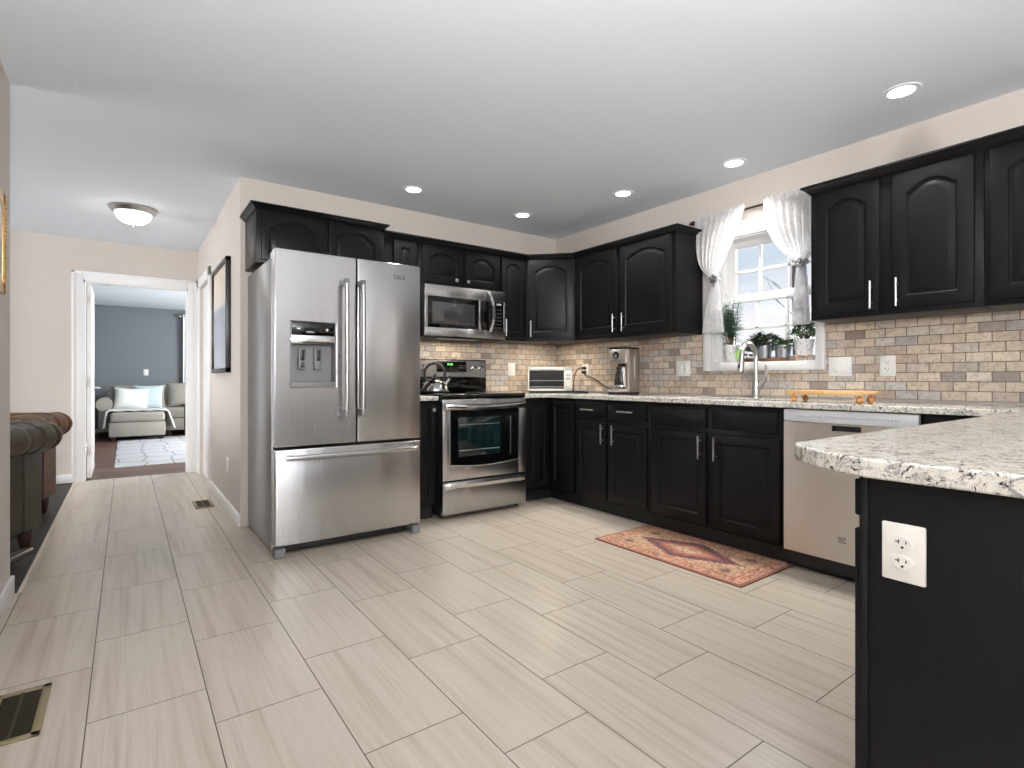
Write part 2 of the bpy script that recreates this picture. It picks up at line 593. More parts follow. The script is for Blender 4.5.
M = {
    'wall': painted('beige_wall_paint', srgb(206, 198, 191)),
    'ceiling': painted('white_ceiling_paint', srgb(228, 235, 243), 0.8),
    'ceilinghall': painted('soft_white_ceiling_paint', srgb(228, 235, 242), 0.8),
    'white': mat('white_gloss_trim', srgb(238, 238, 238), 0.35),
    'whiteplastic': mat('white_plastic', srgb(240, 239, 236), 0.3),
    'floor': m_floor(),
    'stoneX': m_stone(0),
    'stoneY': m_stone(1),
    'granite': m_granite(),
    'black': m_black_paint(),
    'blackmatte': mat('black_matte', srgb(16, 16, 17), 0.55),
    'blackgloss': mat('black_glass', srgb(8, 9, 10), 0.06, spec=0.5),
    'blackplastic': mat('black_plastic', srgb(20, 20, 22), 0.35),
    'steel': m_steel('brushed_steel', (0.57, 0.57, 0.58, 1), 0.25),
    'steelside': m_steel('grey_steel_side', (0.36, 0.37, 0.38, 1), 0.34, wav=0.2),
    'steelbright': mat('bright_steel', (0.66, 0.66, 0.66, 1), 0.16, 1.0),
    'steelwarm': m_steel('warm_steel', (0.72, 0.67, 0.62, 1), 0.34, wav=0.15),
    'nickel': mat('satin_nickel', (0.56, 0.55, 0.53, 1), 0.28, 1.0),
    'greyplastic': mat('grey_plastic', srgb(118, 119, 121), 0.45),
    'stripwhite': mat('pale_control_strip', srgb(214, 217, 222), 0.35, 0.3),
    'lamp': mat('lamp_diffuser', (1, 1, 1, 1), 0.5, emit=(1.0, 0.98, 0.95, 1), estr=6.0),
    'dome': mat('lit_dome_glass', (1, 1, 1, 1), 0.3, emit=(1.0, 0.98, 0.95, 1), estr=1.1),
    'green': mat('green_digits', (0.1, 0.6, 0.1, 1), 0.5, emit=(0.25, 1.0, 0.2, 1), estr=1.2),
    'paledigits': mat('pale_digits', (0.5, 0.5, 0.5, 1), 0.5, emit=(0.8, 0.9, 1.0, 1), estr=0.5),
    'darkwood': m_wood('dark_wood_floor', srgb(18, 12, 10), srgb(36, 25, 19), axis=1, plank=0.09, rough=0.55),
    'cherry': m_wood('cherry_wood_floor', srgb(74, 48, 38), srgb(122, 88, 74), axis=0, plank=0.12),
    'board': m_wood('pale_board_wood', srgb(205, 160, 108), srgb(226, 190, 140), axis=1, plank=0.5, length=3),
    'boardfoot': mat('golden_wood', srgb(190, 134, 78), 0.4),
    'leather': m_leather('olive_brown_leather', srgb(50, 43, 34), srgb(70, 61, 50)),
    'leatherbrown': m_leather('tan_brown_leather', srgb(58, 36, 22), srgb(96, 62, 36)),
    'lace': m_lace(),
    'glass': m_glass(),
    'rug': m_rug(),
    'bluewall': painted('slate_blue_paint', srgb(120, 127, 133)),
    'sofagrey': m_fabric('grey_upholstery', srgb(150, 146, 138), srgb(168, 164, 156)),
    'throw': m_fabric('white_throw', srgb(224, 224, 220), srgb(236, 236, 232), 120),
    'pillowwhite': m_fabric('white_pillow', srgb(226, 228, 226), srgb(238, 240, 238)),
    'pillowblue': m_fabric('pale_blue_pillow', srgb(176, 198, 206), srgb(204, 220, 226)),
    'curtain': m_fabric('white_curtain', srgb(236, 238, 240), srgb(246, 247, 248)),
    'gold': mat('gilded_frame', srgb(196, 150, 70), 0.32, 0.7),
    'brass': mat('antique_brass', srgb(138, 124, 92), 0.45, 0.35),
    'darkbrass': mat('dark_bronze', srgb(60, 50, 40), 0.45, 0.6),
    'bronze': mat('dark_rod', srgb(52, 46, 42), 0.4, 0.6),
    'framedark': mat('dark_frame', srgb(30, 26, 25), 0.35),
    'soil': mat('potting_soil', srgb(52, 40, 32), 0.95),
    'leafdark': mat('dark_green_leaf', srgb(58, 84, 58), 0.5),
    'leafmid': mat('green_leaf', srgb(84, 122, 74), 0.5),
    'leafsunlit': mat('sunlit_green_leaf', srgb(150, 196, 90), 0.5),  # leaf colour lightened to stand for sun shining through
    'leafblue': mat('blue_green_leaf', srgb(100, 142, 124), 0.55),
    'stem': mat('brown_stem', srgb(92, 74, 56), 0.8),
    'zinc': mat('zinc_pot', srgb(150, 153, 160), 0.35, 0.75),
    'snow': mat('snowy_lawn', srgb(236, 238, 244), 0.9),
    'bark': mat('bare_bark', srgb(70, 64, 66), 0.9),
    'duskroof': mat('far_roof', srgb(190, 190, 200), 0.9),
}


def speckle_pot():
    m = mat('speckled_white_pot', srgb(230, 230, 230), 0.5)
    n = N(m)
    g = n.noise(n.coords(scale=(1, 1, 0.6)), 120, 2, 0.6)
    n.base(n.ramp(g, [(0.60, srgb(232, 232, 232)), (0.66, srgb(132, 134, 138))]))
    return m


M['pot'] = speckle_pot()
M['edging'] = mat('pale_edging', srgb(190, 180, 168), 0.4)


def picture_mat():
    m = mat('pale_landscape_print', (0.8, 0.8, 0.8, 1), 0.35)
    n = N(m)
    v = sep(n, n.coords())
    z = n.math('ADD', v[2], n.math('MULTIPLY', n.noise(n.coords(), 3, 4), 0.12))
    c = n.ramp(n.math('ADD', z, 0.0), [(0.12, srgb(186, 190, 200)), (0.42, srgb(164, 172, 186)), (0.56, srgb(150, 156, 168)), (0.62, srgb(212, 204, 192)), (0.85, srgb(222, 208, 188))])
    st = n.noise(n.coords(scale=(1, 9, 1.5)), 3, 4, 0.7)
    c = n.mix(n.ramp(st, [(0.55, 0.0), (0.68, 0.6)]), c, srgb(120, 124, 134))
    n.base(c)
    return m


M['print'] = picture_mat()


def bedroom_rug_mat():
    m = mat('pale_trellis_rug', srgb(206, 208, 210), 0.95, spec=0.1)
    n = N(m)
    v = n.new('ShaderNodeTexVoronoi', feature='DISTANCE_TO_EDGE')
    v.inputs['Scale'].default_value = 2.6
    v.inputs['Randomness'].default_value = 0.35
    n.link(n.coords(scale=(1.3, 0.8, 1)), v.inputs['Vector'])
    c = n.ramp(v.outputs['Distance'], [(0.02, srgb(166, 170, 176)), (0.05, srgb(210, 212, 214))])
    n.base(c)
    return m


M['palerug'] = bedroom_rug_mat()

# ------------------------------------------------------------------ room shell
XW, YB, XH, YH, H = 3.53, 4.12, 0.645, 6.86, 2.44   # right wall, kitchen back wall, hall wall, hall end wall, ceiling
XL, YLE = -0.45, 3.48                                # left wall and where it ends
YR = -6.5                                            # rear wall behind the photographer

struct('floor', MB().box(-0.41, XW + 0.2, YR - 0.1, 6.9, -0.1, 0.0).box(XL - 0.1, -0.409, YR - 0.1, YLE, -0.1, 0.0), M['floor'],
       'beige stone-look porcelain tile floor of the kitchen and hall', 'floor')
struct('floor_living_room', MB().box(-4.7, -0.41, YLE - 2.6, YH, -0.1, -0.004), M['darkwood'], 'very dark wood floor left of the hall tiles', 'floor')
struct('floor_bedroom', MB().box(-0.6, 3.7, 6.9, 13.0, -0.1, -0.002), M['cherry'], 'reddish brown wood floor beyond the far doorway', 'floor')
struct('trim_1', MB().box(-0.424, -0.409, YLE, 6.86, -0.01, 0.006, 0.002), M['edging'], 'pale edging strip between hall tiles and dark wood floor', 'floor edging')
struct('ceiling', MB().box(XL - 0.12, XW + 0.2, YR - 0.12, 3.53, H, H + 0.12).box(XH + 0.001, XW + 0.2, 3.53, YB + 0.15, H, H + 0.12), M['ceiling'], 'white ceiling over the kitchen', 'ceiling')
struct('ceiling_hall', MB().box(-4.8, XH + 0.12, YB + 0.15, 6.98, H, H + 0.12).box(-4.8, XH + 0.001, 3.53, YB + 0.15, H, H + 0.12).box(-4.8, XL - 0.12, YLE - 2.7, 3.53, H, H + 0.12), M['ceilinghall'],
       'white ceiling over the hall, beyond the faint seam', 'ceiling')
struct('ceiling_bedroom', MB().box(-0.6, 3.7, 6.98, 13.0, H, H + 0.12), M['ceilinghall'], 'white ceiling seen through the far doorway', 'ceiling')

# right wall with the window opening
WY0, WY1, WZ0, WZ1 = 1.60, 2.345, 1.145, 2.04
SL = ((-5.74, -5.46), (-3.24, -2.96), (-1.39, -1.11))  # unseen wall slots for the added streak lights
mbw = MB()
ys = [YR - 0.12] + [v for p in SL for v in p] + [WY0]
for k in range(0, len(ys), 2): mbw.box(XW, XW + 0.17, ys[k], ys[k + 1], 0, H)
for (a_, b_) in SL: mbw.box(XW, XW + 0.17, a_, b_, 0, 0.2).box(XW, XW + 0.17, a_, b_, 2.3, H)
struct('wall_right', mbw.box(XW, XW + 0.17, WY1, YB + 0.15, 0, H)
       .box(XW, XW + 0.17, WY0, WY1, 0, WZ0).box(XW, XW + 0.17, WY0, WY1, WZ1, H), M['wall'], 'beige kitchen wall holding the window', 'wall')
struct('wall_back', MB().box(XH, XW, YB, YB + 0.15, 0, H), M['wall'], 'beige kitchen wall behind the refrigerator and range', 'wall')
# hall wall with a closed door near its far end
struct('wall_hall', MB().box(XH, XH + 0.12, YB + 0.15, 5.79, 0, H).box(XH, XH + 0.12, 6.62, YH, 0, H).box(XH, XH + 0.12, 5.79, 6.62, 2.0, H), M['wall'],
       'beige hall wall with the framed picture', 'wall')
DX0, DX1, DZ = -0.345, 0.552, 2.02
struct('wall_hall_end', MB().box(-4.7, DX0, YH, YH + 0.12, 0, H).box(DX1, XH + 0.12, YH, YH + 0.12, 0, H).box(DX0, DX1, YH, YH + 0.12, DZ, H), M['wall'],
       'beige wall at the end of the hall with the open doorway', 'wall')
struct('wall_left', MB().box(XL - 0.11, XL, YR, -5.45, 0, H).box(XL - 0.11, XL, -2.95, YLE, 0, H).box(XL - 0.11, XL, -5.45, -2.95, 0, 0.7).box(XL - 0.11, XL, -5.45, -2.95, 2.3, H),
       M['wall'], 'beige wall end at the left edge', 'wall')
struct('wall_rear', MB().box(XL - 0.11, -0.27, YR - 0.12, YR, 0, H).box(1.87, XW + 0.17, YR - 0.12, YR, 0, H)
       .box(-0.27, 1.87, YR - 0.12, YR, 2.32, H).box(-0.27, 1.87, YR - 0.12, YR, 0, 0.28), M['wall'],
       'beige wall behind the photographer', 'wall')
struct('wall_living_side', MB().box(-4.72, -4.6, YLE - 2.7, 3.6, 0, H).box(-4.72, -4.6, 6.4, YH, 0, H).box(-4.72, -4.6, 3.6, 6.4, 0, 0.5).box(-4.72, -4.6, 3.6, 6.4, 2.3, H), M['wall'],
       'beige outer wall of the living room', 'wall')
struct('wall_living_near', MB().box(-4.72, XL - 0.11, YLE - 2.7, YLE - 2.6, 0, H), M['wall'], 'beige near wall of the living room', 'wall')
struct('wall_bedroom_left', MB().box(-0.6, -0.48, 6.98, 13.0, 0, H), M['bluewall'], 'slate blue side wall beyond the far doorway', 'wall')
struct('wall_bedroom_back', MB().box(-0.48, 3.7, 12.8, 12.95, 0, H), M['bluewall'], 'slate blue wall behind the grey sofa', 'wall')
struct('wall_bedroom_right', MB().box(3.58, 3.7, 6.98, 8.4, 0, H).box(3.58, 3.7, 10.8, 12.8, 0, H).box(3.58, 3.7, 8.4, 10.8, 0, 0.7).box(3.58, 3.7, 8.4, 10.8, 2.3, H), M['bluewall'],
       'slate blue outer wall of the far room', 'wall')
struct('wall_bedroom_near', MB().box(XH + 0.12, 3.7, YH, YH + 0.12, 0, H), M['bluewall'], 'wall between hall and far room', 'wall')


def skirting(name, path_boxes, label):
    mb = MB()
    for b in path_boxes: mb.box(*b, 0, 0.085, 0.004)
    for (x0, x1, y0, y1) in path_boxes:
        pass
    struct(name, mb, M['white'], label, 'baseboard')


skirting('baseboard_hall', [(XH - 0.016, XH, YB - 0.002, 5.70)], 'white baseboard along the hall wall by the refrigerator')
skirting('baseboard_left', [(XL, XL + 0.015, YR, YLE + 0.015), (XL - 0.11, XL + 0.015, YLE, YLE + 0.015)], 'white baseboard on the wall end at the left edge')
skirting('baseboard_hall_end', [(-4.6, -0.437, YH - 0.015, YH)], 'white baseboard left of the far doorway')
skirting('baseboard_bedroom', [(-0.48, -0.465, 7.8, 12.8), (-0.465, 3.58, 12.785, 12.8)], 'white baseboard in the far room')


# doorway at the end of the hall: casing, jamb and the door standing open
def door_casing(mb, x0, x1, z1, y, w=0.092, t=0.018):
    for (a, b, c, d) in ((x0 - w, x0, 0, z1 + w), (x1, x1 + w, 0, z1 + w), (x0, x1, z1, z1 + w)):
        mb.box(a, b, y - t, y, c, d, 0.004)
    for (a, b, c, d) in ((x0 - w, x0 - w + 0.022, 0, z1 + w), (x1 + w - 0.022, x1 + w, 0, z1 + w), (x0 - w, x1 + w, z1 + w - 0.022, z1 + w)):
        mb.box(a, b, y - t - 0.007, y - t + 0.003, c, d, 0.003)


d1 = thing('door_1', 'white door standing open in the doorway at the end of the hall', 'door', (DX0, YH, 0))
d1['kind'] = 'structure'
mb = MB()
door_casing(mb, DX0, DX1, DZ, YH)
obj('casing', mb, M['white'], d1, True)
obj('jamb', MB().box(DX0 - 0.001, DX0 + 0.014, YH, YH + 0.12, 0, DZ).box(DX1 - 0.014, DX1 + 0.001, YH, YH + 0.12, 0, DZ).box(DX0, DX1, YH, YH + 0.12, DZ - 0.014, DZ), M['white'], d1, True)
mb = MB()
a = math.radians(90.5)
Rd = Matrix.Translation((DX0 + 0.02, YH + 0.125, 0)) @ Matrix.Rotation(a, 4, 'Z')
t_ = MB().box(0, 0.83, -0.036, 0, 0.012, DZ - 0.02, 0.002)
for (z0, z1) in ((0.2, 0.9), (1.05, 1.85)):
    for (xa, xb) in ((0.12, 0.37), (0.46, 0.71)):
        t_.box(xa, xb, -0.042, -0.030, z0, z1, 0.006)
t_.bm.transform(Rd)
sl = obj('slab', t_, M['white'], d1, True)
mb = MB()
for sgn in (-1,):
    mb.cyl((0.77, -0.036, 0.93), (0.77, -0.085, 0.93), 0.012)
    mb.tube([(0.77, -0.085, 0.93), (0.70, -0.09, 0.93), (0.66, -0.086, 0.93)], 0.009)
    mb.cyl((0.77, -0.036, 0.93), (0.77, -0.042, 0.93), 0.03)
mb.bm.transform(Rd)
mb.bm.transform(wmat(d1).inverted())
obj('handle', mb, M['nickel'], sl)
for z in (0.29, 1.0, 1.86):
    mb = MB().box(DX0 + 0.013, DX0 + 0.019, YH + 0.045, YH + 0.12, z - 0.045, z + 0.045, 0.001).cyl((DX0 + 0.02, YH + 0.122, z - 0.045), (DX0 + 0.02, YH + 0.122, z + 0.045), 0.006)
    obj('hinge', mb, M['nickel'], d1, True)

d2 = thing('door_2', 'white door in the hall wall, next to the far doorway', 'door', (XH, 6.2, 0))
d2['kind'] = 'structure'
mb = MB()
for (y0, y1, z0, z1) in ((5.70, 5.79, 0, 2.09), (6.62, 6.71, 0, 2.09), (5.70, 6.71, 2.0, 2.09)):
    mb.box(XH - 0.02, XH, y0, y1, z0, z1, 0.004)
obj('casing', mb, M['white'], d2, True)
mb = MB().box(XH + 0.03, XH + 0.065, 5.79, 6.62, 0.01, 2.0)
for (z0, z1) in ((0.2, 0.9), (1.05, 1.85)):
    for (ya, yb) in ((5.90, 6.16), (6.25, 6.51)): mb.box(XH + 0.022, XH + 0.035, ya, yb, z0, z1, 0.005)
obj('slab', mb, M['white'], d2, True)

# backsplash tile
ZB0, ZB1 = 0.916, 1.42
cY0, cY1, cZ0, cZ1 = 1.548, 2.409, 1.088, 2.14   # outside of the window casing
struct('wall_tile_right', MB().box(XW - 0.01, XW, -1.2, cY0, ZB0, ZB1).box(XW - 0.01, XW, cY1, YB - 0.01, ZB0, ZB1).box(XW - 0.01, XW, cY0, cY1, ZB0, cZ0), M['stoneY'],
       'tumbled stone brick backsplash under the window', 'backsplash')
struct('wall_tile_back', MB().box(1.4, XW - 0.01, YB - 0.01, YB, ZB0 - 0.05, ZB1), M['stoneX'], 'tumbled stone brick backsplash behind the range', 'backsplash')

# ------------------------------------------------------------------ kitchen window
w1 = thing('window_1', 'white double-hung window over the sink', 'window', (XW, 1.97, WZ0))
w1['kind'] = 'structure'
mb = MB()
xc = XW - 0.022
mb.box(xc, XW, cY0, WY0, cZ0, cZ1, 0.004).box(xc, XW, WY1, cY1, cZ0, cZ1, 0.004).box(xc, XW, WY0, WY1, cZ0, WZ0, 0.004).box(xc, XW, WY0, WY1, WZ1, cZ1, 0.004)
mb.box(xc - 0.008, xc + 0.004, cY0, cY1, cZ1 - 0.02, cZ1, 0.003)
obj('casing', mb, M['white'], w1, True)
mb = MB()
mb.box(XW, XW + 0.17, WY0 - 0.001, WY0 + 0.012, WZ0, WZ1).box(XW, XW + 0.17, WY1 - 0.012, WY1 + 0.001, WZ0, WZ1).box(XW, XW + 0.17, WY0, WY1, WZ1 - 0.012, WZ1)
mb.box(XW + 0.06, XW + 0.15, WY1 - 0.05, WY1 - 0.01, WZ0, WZ1, 0.004)
obj('jamb', mb, M['white'], w1, True)
obj('sill', MB().box(XW - 0.018, XW + 0.17, WY0, WY1, WZ0 - 0.012, WZ0 + 0.004, 0.003), M['white'], w1, True)
gY0, gY1 = 1.64, 2.225


def sash(name, x, z0, z1, g0, g1, mid):
    mb = MB()
    mb.box(x, x + 0.035, WY0 + 0.01, gY0, z0, z1, 0.004).box(x, x + 0.035, gY1, WY1 - 0.045, z0, z1, 0.004)
    mb.box(x, x + 0.035, gY0, gY1, z0, g0, 0.004).box(x, x + 0.035, gY0, gY1, g1, z1, 0.004)
    for y in (2.04, 1.834): mb.box(x + 0.008, x + 0.028, y - 0.011, y + 0.011, g0, g1, 0.004)
    mb.box(x + 0.008, x + 0.028, gY0, gY1, mid - 0.011, mid + 0.011, 0.004)
    s = obj(name, mb, M['white'], w1, True)
    g = MB().box(x + 0.016, x + 0.020, gY0 - 0.005, gY1 + 0.005, g0 - 0.005, g1 + 0.005)
    g.bm.transform(wmat(w1).inverted())
    obj('pane', g, M['glass'], s)


sash('upper_sash', XW + 0.105, 1.585, WZ1 - 0.01, 1.645, 1.985, 1.808)
sash('lower_sash', XW + 0.068, WZ0 + 0.003, 1.625, 1.185, 1.58, 1.395)

# outdoors beyond the window
tag(obj('snowy_lawn', MB().box(3.8, 70, -40, 60, -0.6, -0.5), M['snow']), 'pale snowy lawn outside the kitchen window', 'lawn', None, 'structure')
t = thing('bare_tree', 'bare dark tree outside the kitchen window', 'tree', (9.5, 5.15, -0.5))
mb = MB()
mb.tube([(9.5, 4.62, -0.5), (9.52, 4.66, 1.0), (9.5, 4.70, 3.2)], [0.07, 0.06, 0.035], 8)
rr = random.Random(3)


def twig(p, d, l, r, depth):
    p = Vector(p)
    d = Vector(d).normalized()
    q = p + d * l
    mb.tube([p, (p + q) / 2 + Vector((rr.uniform(-.02, .02), rr.uniform(-.02, .02), 0)), q], [r, r * 0.8, r * 0.5], 5)
    if depth:
        for k in range(2):
            d2 = d + Vector((rr.uniform(-.4, .4), rr.uniform(-.5, .5), rr.uniform(-.3, .3)))
            twig(p + (q - p) * rr.uniform(0.4, 0.9), d2, l * 0.6, r * 0.6, depth - 1)


for (z0, d, l) in ((2.1, (0.1, 0.75, 0.75), 0.8), (2.35, (-0.1, 0.7, 0.8), 0.6), (1.2, (0.1, 0.9, 0.3), 0.9), (1.0, (0, 0.8, -0.1), 0.8), (1.7, (0, 0.9, 0.2), 0.5)):
    twig((9.5, 4.66, z0), d, l, 0.008, 1)
obj('branches', mb, M['bark'], t, True)

# ------------------------------------------------------------------ cabinet pieces (local: x along the run, front faces -y, z up)


def panel_loop(x0, x1, z0, z1, rise, ins=0.0, n=18):
    """closed outline of the raised field, arched top when rise > 0"""
    a, b, c, d = x0 + ins, x1 - ins, z0 + ins, z1 - ins - rise
    pts = [(a, c), (b, c), (b, d)]
    cx, hw = (a + b) / 2, (b - a) / 2
    for k in range(n + 1):
        tt = 1 - 2 * k / n
        tt2 = max(-1, min(1, tt))
        x = cx + hw * 0.9 * tt2
        pts.append((x, d + rise * (1 - tt2 * tt2)))
    pts.append((a, d))
    return pts


def outer_loop(x0, x1, z0, z1, n=18):
    cx, hw = (x0 + x1) / 2, (x1 - x0) / 2
    pts = [(x0, z0), (x1, z0), (x1, z1)]
    for k in range(n + 1):
        pts.append((cx + hw * 0.9 * (1 - 2 * k / n), z1))
    pts.append((x0, z1))
    return pts


def panel_door(x0, x1, z0, z1, rise=0.0, stile=0.05, y=-0.02, th=0.019, flat=False):
    mb = MB()
    L = lambda pts, yy: [(px, yy, pz) for px, pz in pts]
    o = outer_loop
    rings = [L(o(x0, x1, z0, z1), y + th), L(o(x0, x1, z0, z1), y + 0.005), L(o(x0 + .002, x1 - .002, z0 + .002, z1 - .002), y + 0.0015), L(o(x0 + .006, x1 - .006, z0 + .006, z1 - .006), y)]
    if not flat:
        p = lambda ins: panel_loop(x0 + stile, x1 - stile, z0 + stile, z1 - stile * 0.95, rise, ins)
        rings += [L(p(0), y), L(p(0.003), y + 0.003), L(p(0.006), y + 0.009), L(p(0.011), y + 0.010), L(p(0.016), y + 0.008), L(p(0.036), y + 0.002), L(p(0.039), y + 0.0015)]
    mb.loops(rings)
    return mb


def bar_pull(p, length, vertical=True, y=-0.02):
    x, z = p
    mb = MB()
    h = length / 2
    if vertical:
        mb.cyl((x, y - 0.028, z - h), (x, y - 0.028, z + h), 0.0062, n=14)
        for s_ in (-0.6, 0.6): mb.cyl((x, y + 0.001, z + s_ * h), (x, y - 0.028, z + s_ * h), 0.0045, n=10)
    else:
        mb.cyl((x - h, y - 0.028, z), (x + h, y - 0.028, z), 0.0062, n=14)
        for s_ in (-0.6, 0.6): mb.cyl((x + s_ * h, y + 0.001, z), (x + s_ * h, y - 0.028, z), 0.0045, n=10)
    return mb


def round_knob(x, z, y=-0.02):
    Mx = Matrix.Rotation(PI / 2, 3, 'X')
    return MB().lathe([(0.006, 0), (0.006, 0.012), (0.014, 0.016), (0.0155, 0.022), (0.012, 0.028), (0.0, 0.030)], (x, y, z), 20, Mx)


CROWN = [(0.0, 0.0), (-0.006, 0.0), (-0.010, 0.008), (-0.016, 0.012), (-0.022, 0.020), (-0.034, 0.030), (-0.042, 0.034), (-0.042, 0.044), (0.0, 0.044)]


def sweep(path, prof, z, seg=None):
    """sweep a crown profile (outward offset, height) along a plan path with mitred corners; outward = right of travel... left-handed negative"""
    P = [Vector((x, y)) for x, y in path]
    rings = []
    for i, p in enumerate(P):
        d0 = (p - P[i - 1]).normalized() if i > 0 else (P[i + 1] - p).normalized()
        d1_ = (P[i + 1] - p).normalized() if i < len(P) - 1 else d0
        n0, n1 = Vector((-d0.y, d0.x)), Vector((-d1_.y, d1_.x))
        m_ = (n0 + n1)
        m_ = m_ / max(0.2, m_.dot(n0))
        rings.append([(p.x + m_.x * a, p.y + m_.y * a, z + b) for a, b in prof])
    return MB().loops(rings)


def cabinet(name, label, loc, rz, group=None):
    return thing(name, label, 'cabinet', loc, rz, group)


def add_door(root, x0, x1, z0, z1, rise=0.0, handle=None, knob=None, stile=0.05, y=-0.02, name='door', flat=False, pull_h=None, th=0.019):
    d = obj(name, panel_door(x0, x1, z0, z1, rise, stile, y, th, flat), M['black'], root)
    if handle: obj('handle', bar_pull(handle, 0.145, True, y), M['nickel'], d)
    if pull_h: obj('handle', bar_pull(pull_h, 0.145, False, y), M['nickel'], d)
    if knob: obj('knob', round_knob(knob[0], knob[1], y), M['nickel'], d)
    return d


UZ0, UZ1 = 1.365, 2.098
GU, GL = 'black wall cabinets', 'black base cabinets'
# --- upper cabinets on the back wall (face frame at Y 3.80), plan path of the crown in world coords
YF, XF = 3.80, 3.21
crown_path = [(1.55, YF), (2.905, YF), (XF, 3.495), (XF, 2.422), (3.525, 2.422)]


def crown_seg(root, pts_prev, a, b, pts_next, z=2.092, prof=CROWN):
    path = ([pts_prev] if pts_prev else []) + [a, b] + ([pts_next] if pts_next else [])
    P = [Vector(p) for p in path]
    full = sweep(path, prof, z)
    # keep only the ring pair of this segment
    full.bm.free()
    i0 = 1 if pts_prev else 0
    rings = []
    for i in (i0, i0 + 1):
        p = P[i]
        d0 = (p - P[i - 1]).normalized() if i > 0 else (P[i + 1] - p).normalized()
        d1_ = (P[i + 1] - p).normalized() if i < len(P) - 1 else d0
        n0, n1 = Vector((-d0.y, d0.x)), Vector((-d1_.y, d1_.x))
        m_ = n0 + n1
        m_ = m_ / max(0.2, m_.dot(n0))
        rings.append([(p.x - m_.x * -a_, p.y - m_.y * -a_, z + b_) for a_, b_ in prof])
    obj('crown_moulding', MB().loops(rings), M['black'], root, True)


# over the refrigerator: deep cabinet
c = cabinet('wall_cabinet', 'deep black two-door cabinet above the refrigerator', (0.675, 3.735, 1.78), 0, GU)
obj('body', MB().box(0, 0.86, 0, 0.383, 0, 0.352, 0.003), M['black'], c)
add_door(c, 0.03, 0.435, 0.02, 0.335, 0.055, stile=0.048)
add_door(c, 0.455, 0.835, 0.02, 0.335, 0.055, stile=0.048)
big = [(a * 0.85, b * 0.85) for a, b in CROWN]
mb = MB()
pth = [Vector((0.675, 4.118)), Vector((0.675, 3.735)), Vector((1.535, 3.735)), Vector((1.535, 4.118))]
mb2 = sweep([tuple(p) for p in pth], big, 2.124)
obj('crown_moulding', mb2, M['black'], c, True)

c = cabinet('wall_cabinet', 'narrow black cabinet between the refrigerator top and microwave', (1.537, YF, UZ0 + 0.4), 0, GU)
obj('body', MB().box(0, 0.306, 0, 0.318, 0, UZ1 - UZ0 - 0.4, 0.002), M['black'], c)
add_door(c, 0.098, 0.290, 0.02, 0.325, 0, stile=0.058)
crown_seg(c, None, (1.537, YF), (1.843, YF), (2.0, YF))

c = cabinet('wall_cabinet', 'short black two-door cabinet above the microwave', (1.845, YF, 1.768), 0, GU)
obj('body', MB().box(0, 0.772, 0, 0.318, 0, UZ1 - 1.768, 0.002), M['black'], c)
add_door(c, 0.03, 0.392, 0.02, 0.322, 0.045, knob=(0.325, 0.058), stile=0.058)
add_door(c, 0.410, 0.760, 0.02, 0.322, 0.045, knob=(0.435, 0.058), stile=0.058)
crown_seg(c, (1.5, YF), (1.845, YF), (2.617, YF), (2.7, YF))

c = cabinet('wall_cabinet', 'narrow tall black one-door cabinet right of the microwave', (2.62, YF, UZ0), 0, GU)
obj('body', MB().box(0, 0.283, 0, 0.318, 0, UZ1 - UZ0, 0.002), M['black'], c)
add_door(c, 0.006, 0.266, 0.025, 0.722, 0.04, handle=(0.032, 0.108), stile=0.05)
crown_seg(c, (2.5, YF), (2.62, YF), (2.905, YF), (XF, 3.495))

# diagonal corner
ang = -PI / 4
c = cabinet('wall_cabinet', 'black corner cabinet set diagonally between the two walls', (2.905, YF, UZ0), ang, GU)
mb = MB().plate([(2.905, YF), (XF, 3.495), (3.526, 3.495), (3.526, 4.116), (2.905, 4.116)], [], UZ0, UZ1)
obj('body', mb, M['black'], c, True)
Ld = math.hypot(XF - 2.905, YF - 3.495)
add_door(c, 0.012, Ld - 0.012, 0.025, 0.722, 0.045, handle=(0.045, 0.108), stile=0.058)
crown_seg(c, (2.62, YF), (2.905, YF), (XF, 3.495), (XF, 3.0))

# window wall, left of the window (local x runs towards the camera)
R90 = -PI / 2
c = cabinet('wall_cabinet', 'black two-door cabinet left of the window, its side panel lit', (XF, 3.493, UZ0), R90, GU)
obj('body', MB().box(0, 1.069, 0, 0.318, 0, UZ1 - UZ0, 0.003), M['black'], c)
yy = lambda w: 3.493 - w
add_door(c, yy(3.46), yy(2.985), 0.03, 0.722, 0.05, handle=(yy(3.002), 0.115), stile=0.06)
add_door(c, yy(2.95), yy(2.448), 0.03, 0.722, 0.05, handle=(yy(2.905), 0.115), stile=0.06)
crown_seg(c, (2.905, YF), (XF, 3.495), (XF, 2.424), (3.526, 2.424))
mb = MB()
obj('end_crown', sweep([(XF, 3.0), (XF, 2.424), (3.526, 2.424)], [(a * 0.99, b * 0.99) for a, b in CROWN], 2.092), M['black'], c, True) if False else None
crown_seg(c, (XF, 3.3), (XF, 2.424), (3.526, 2.424), None)

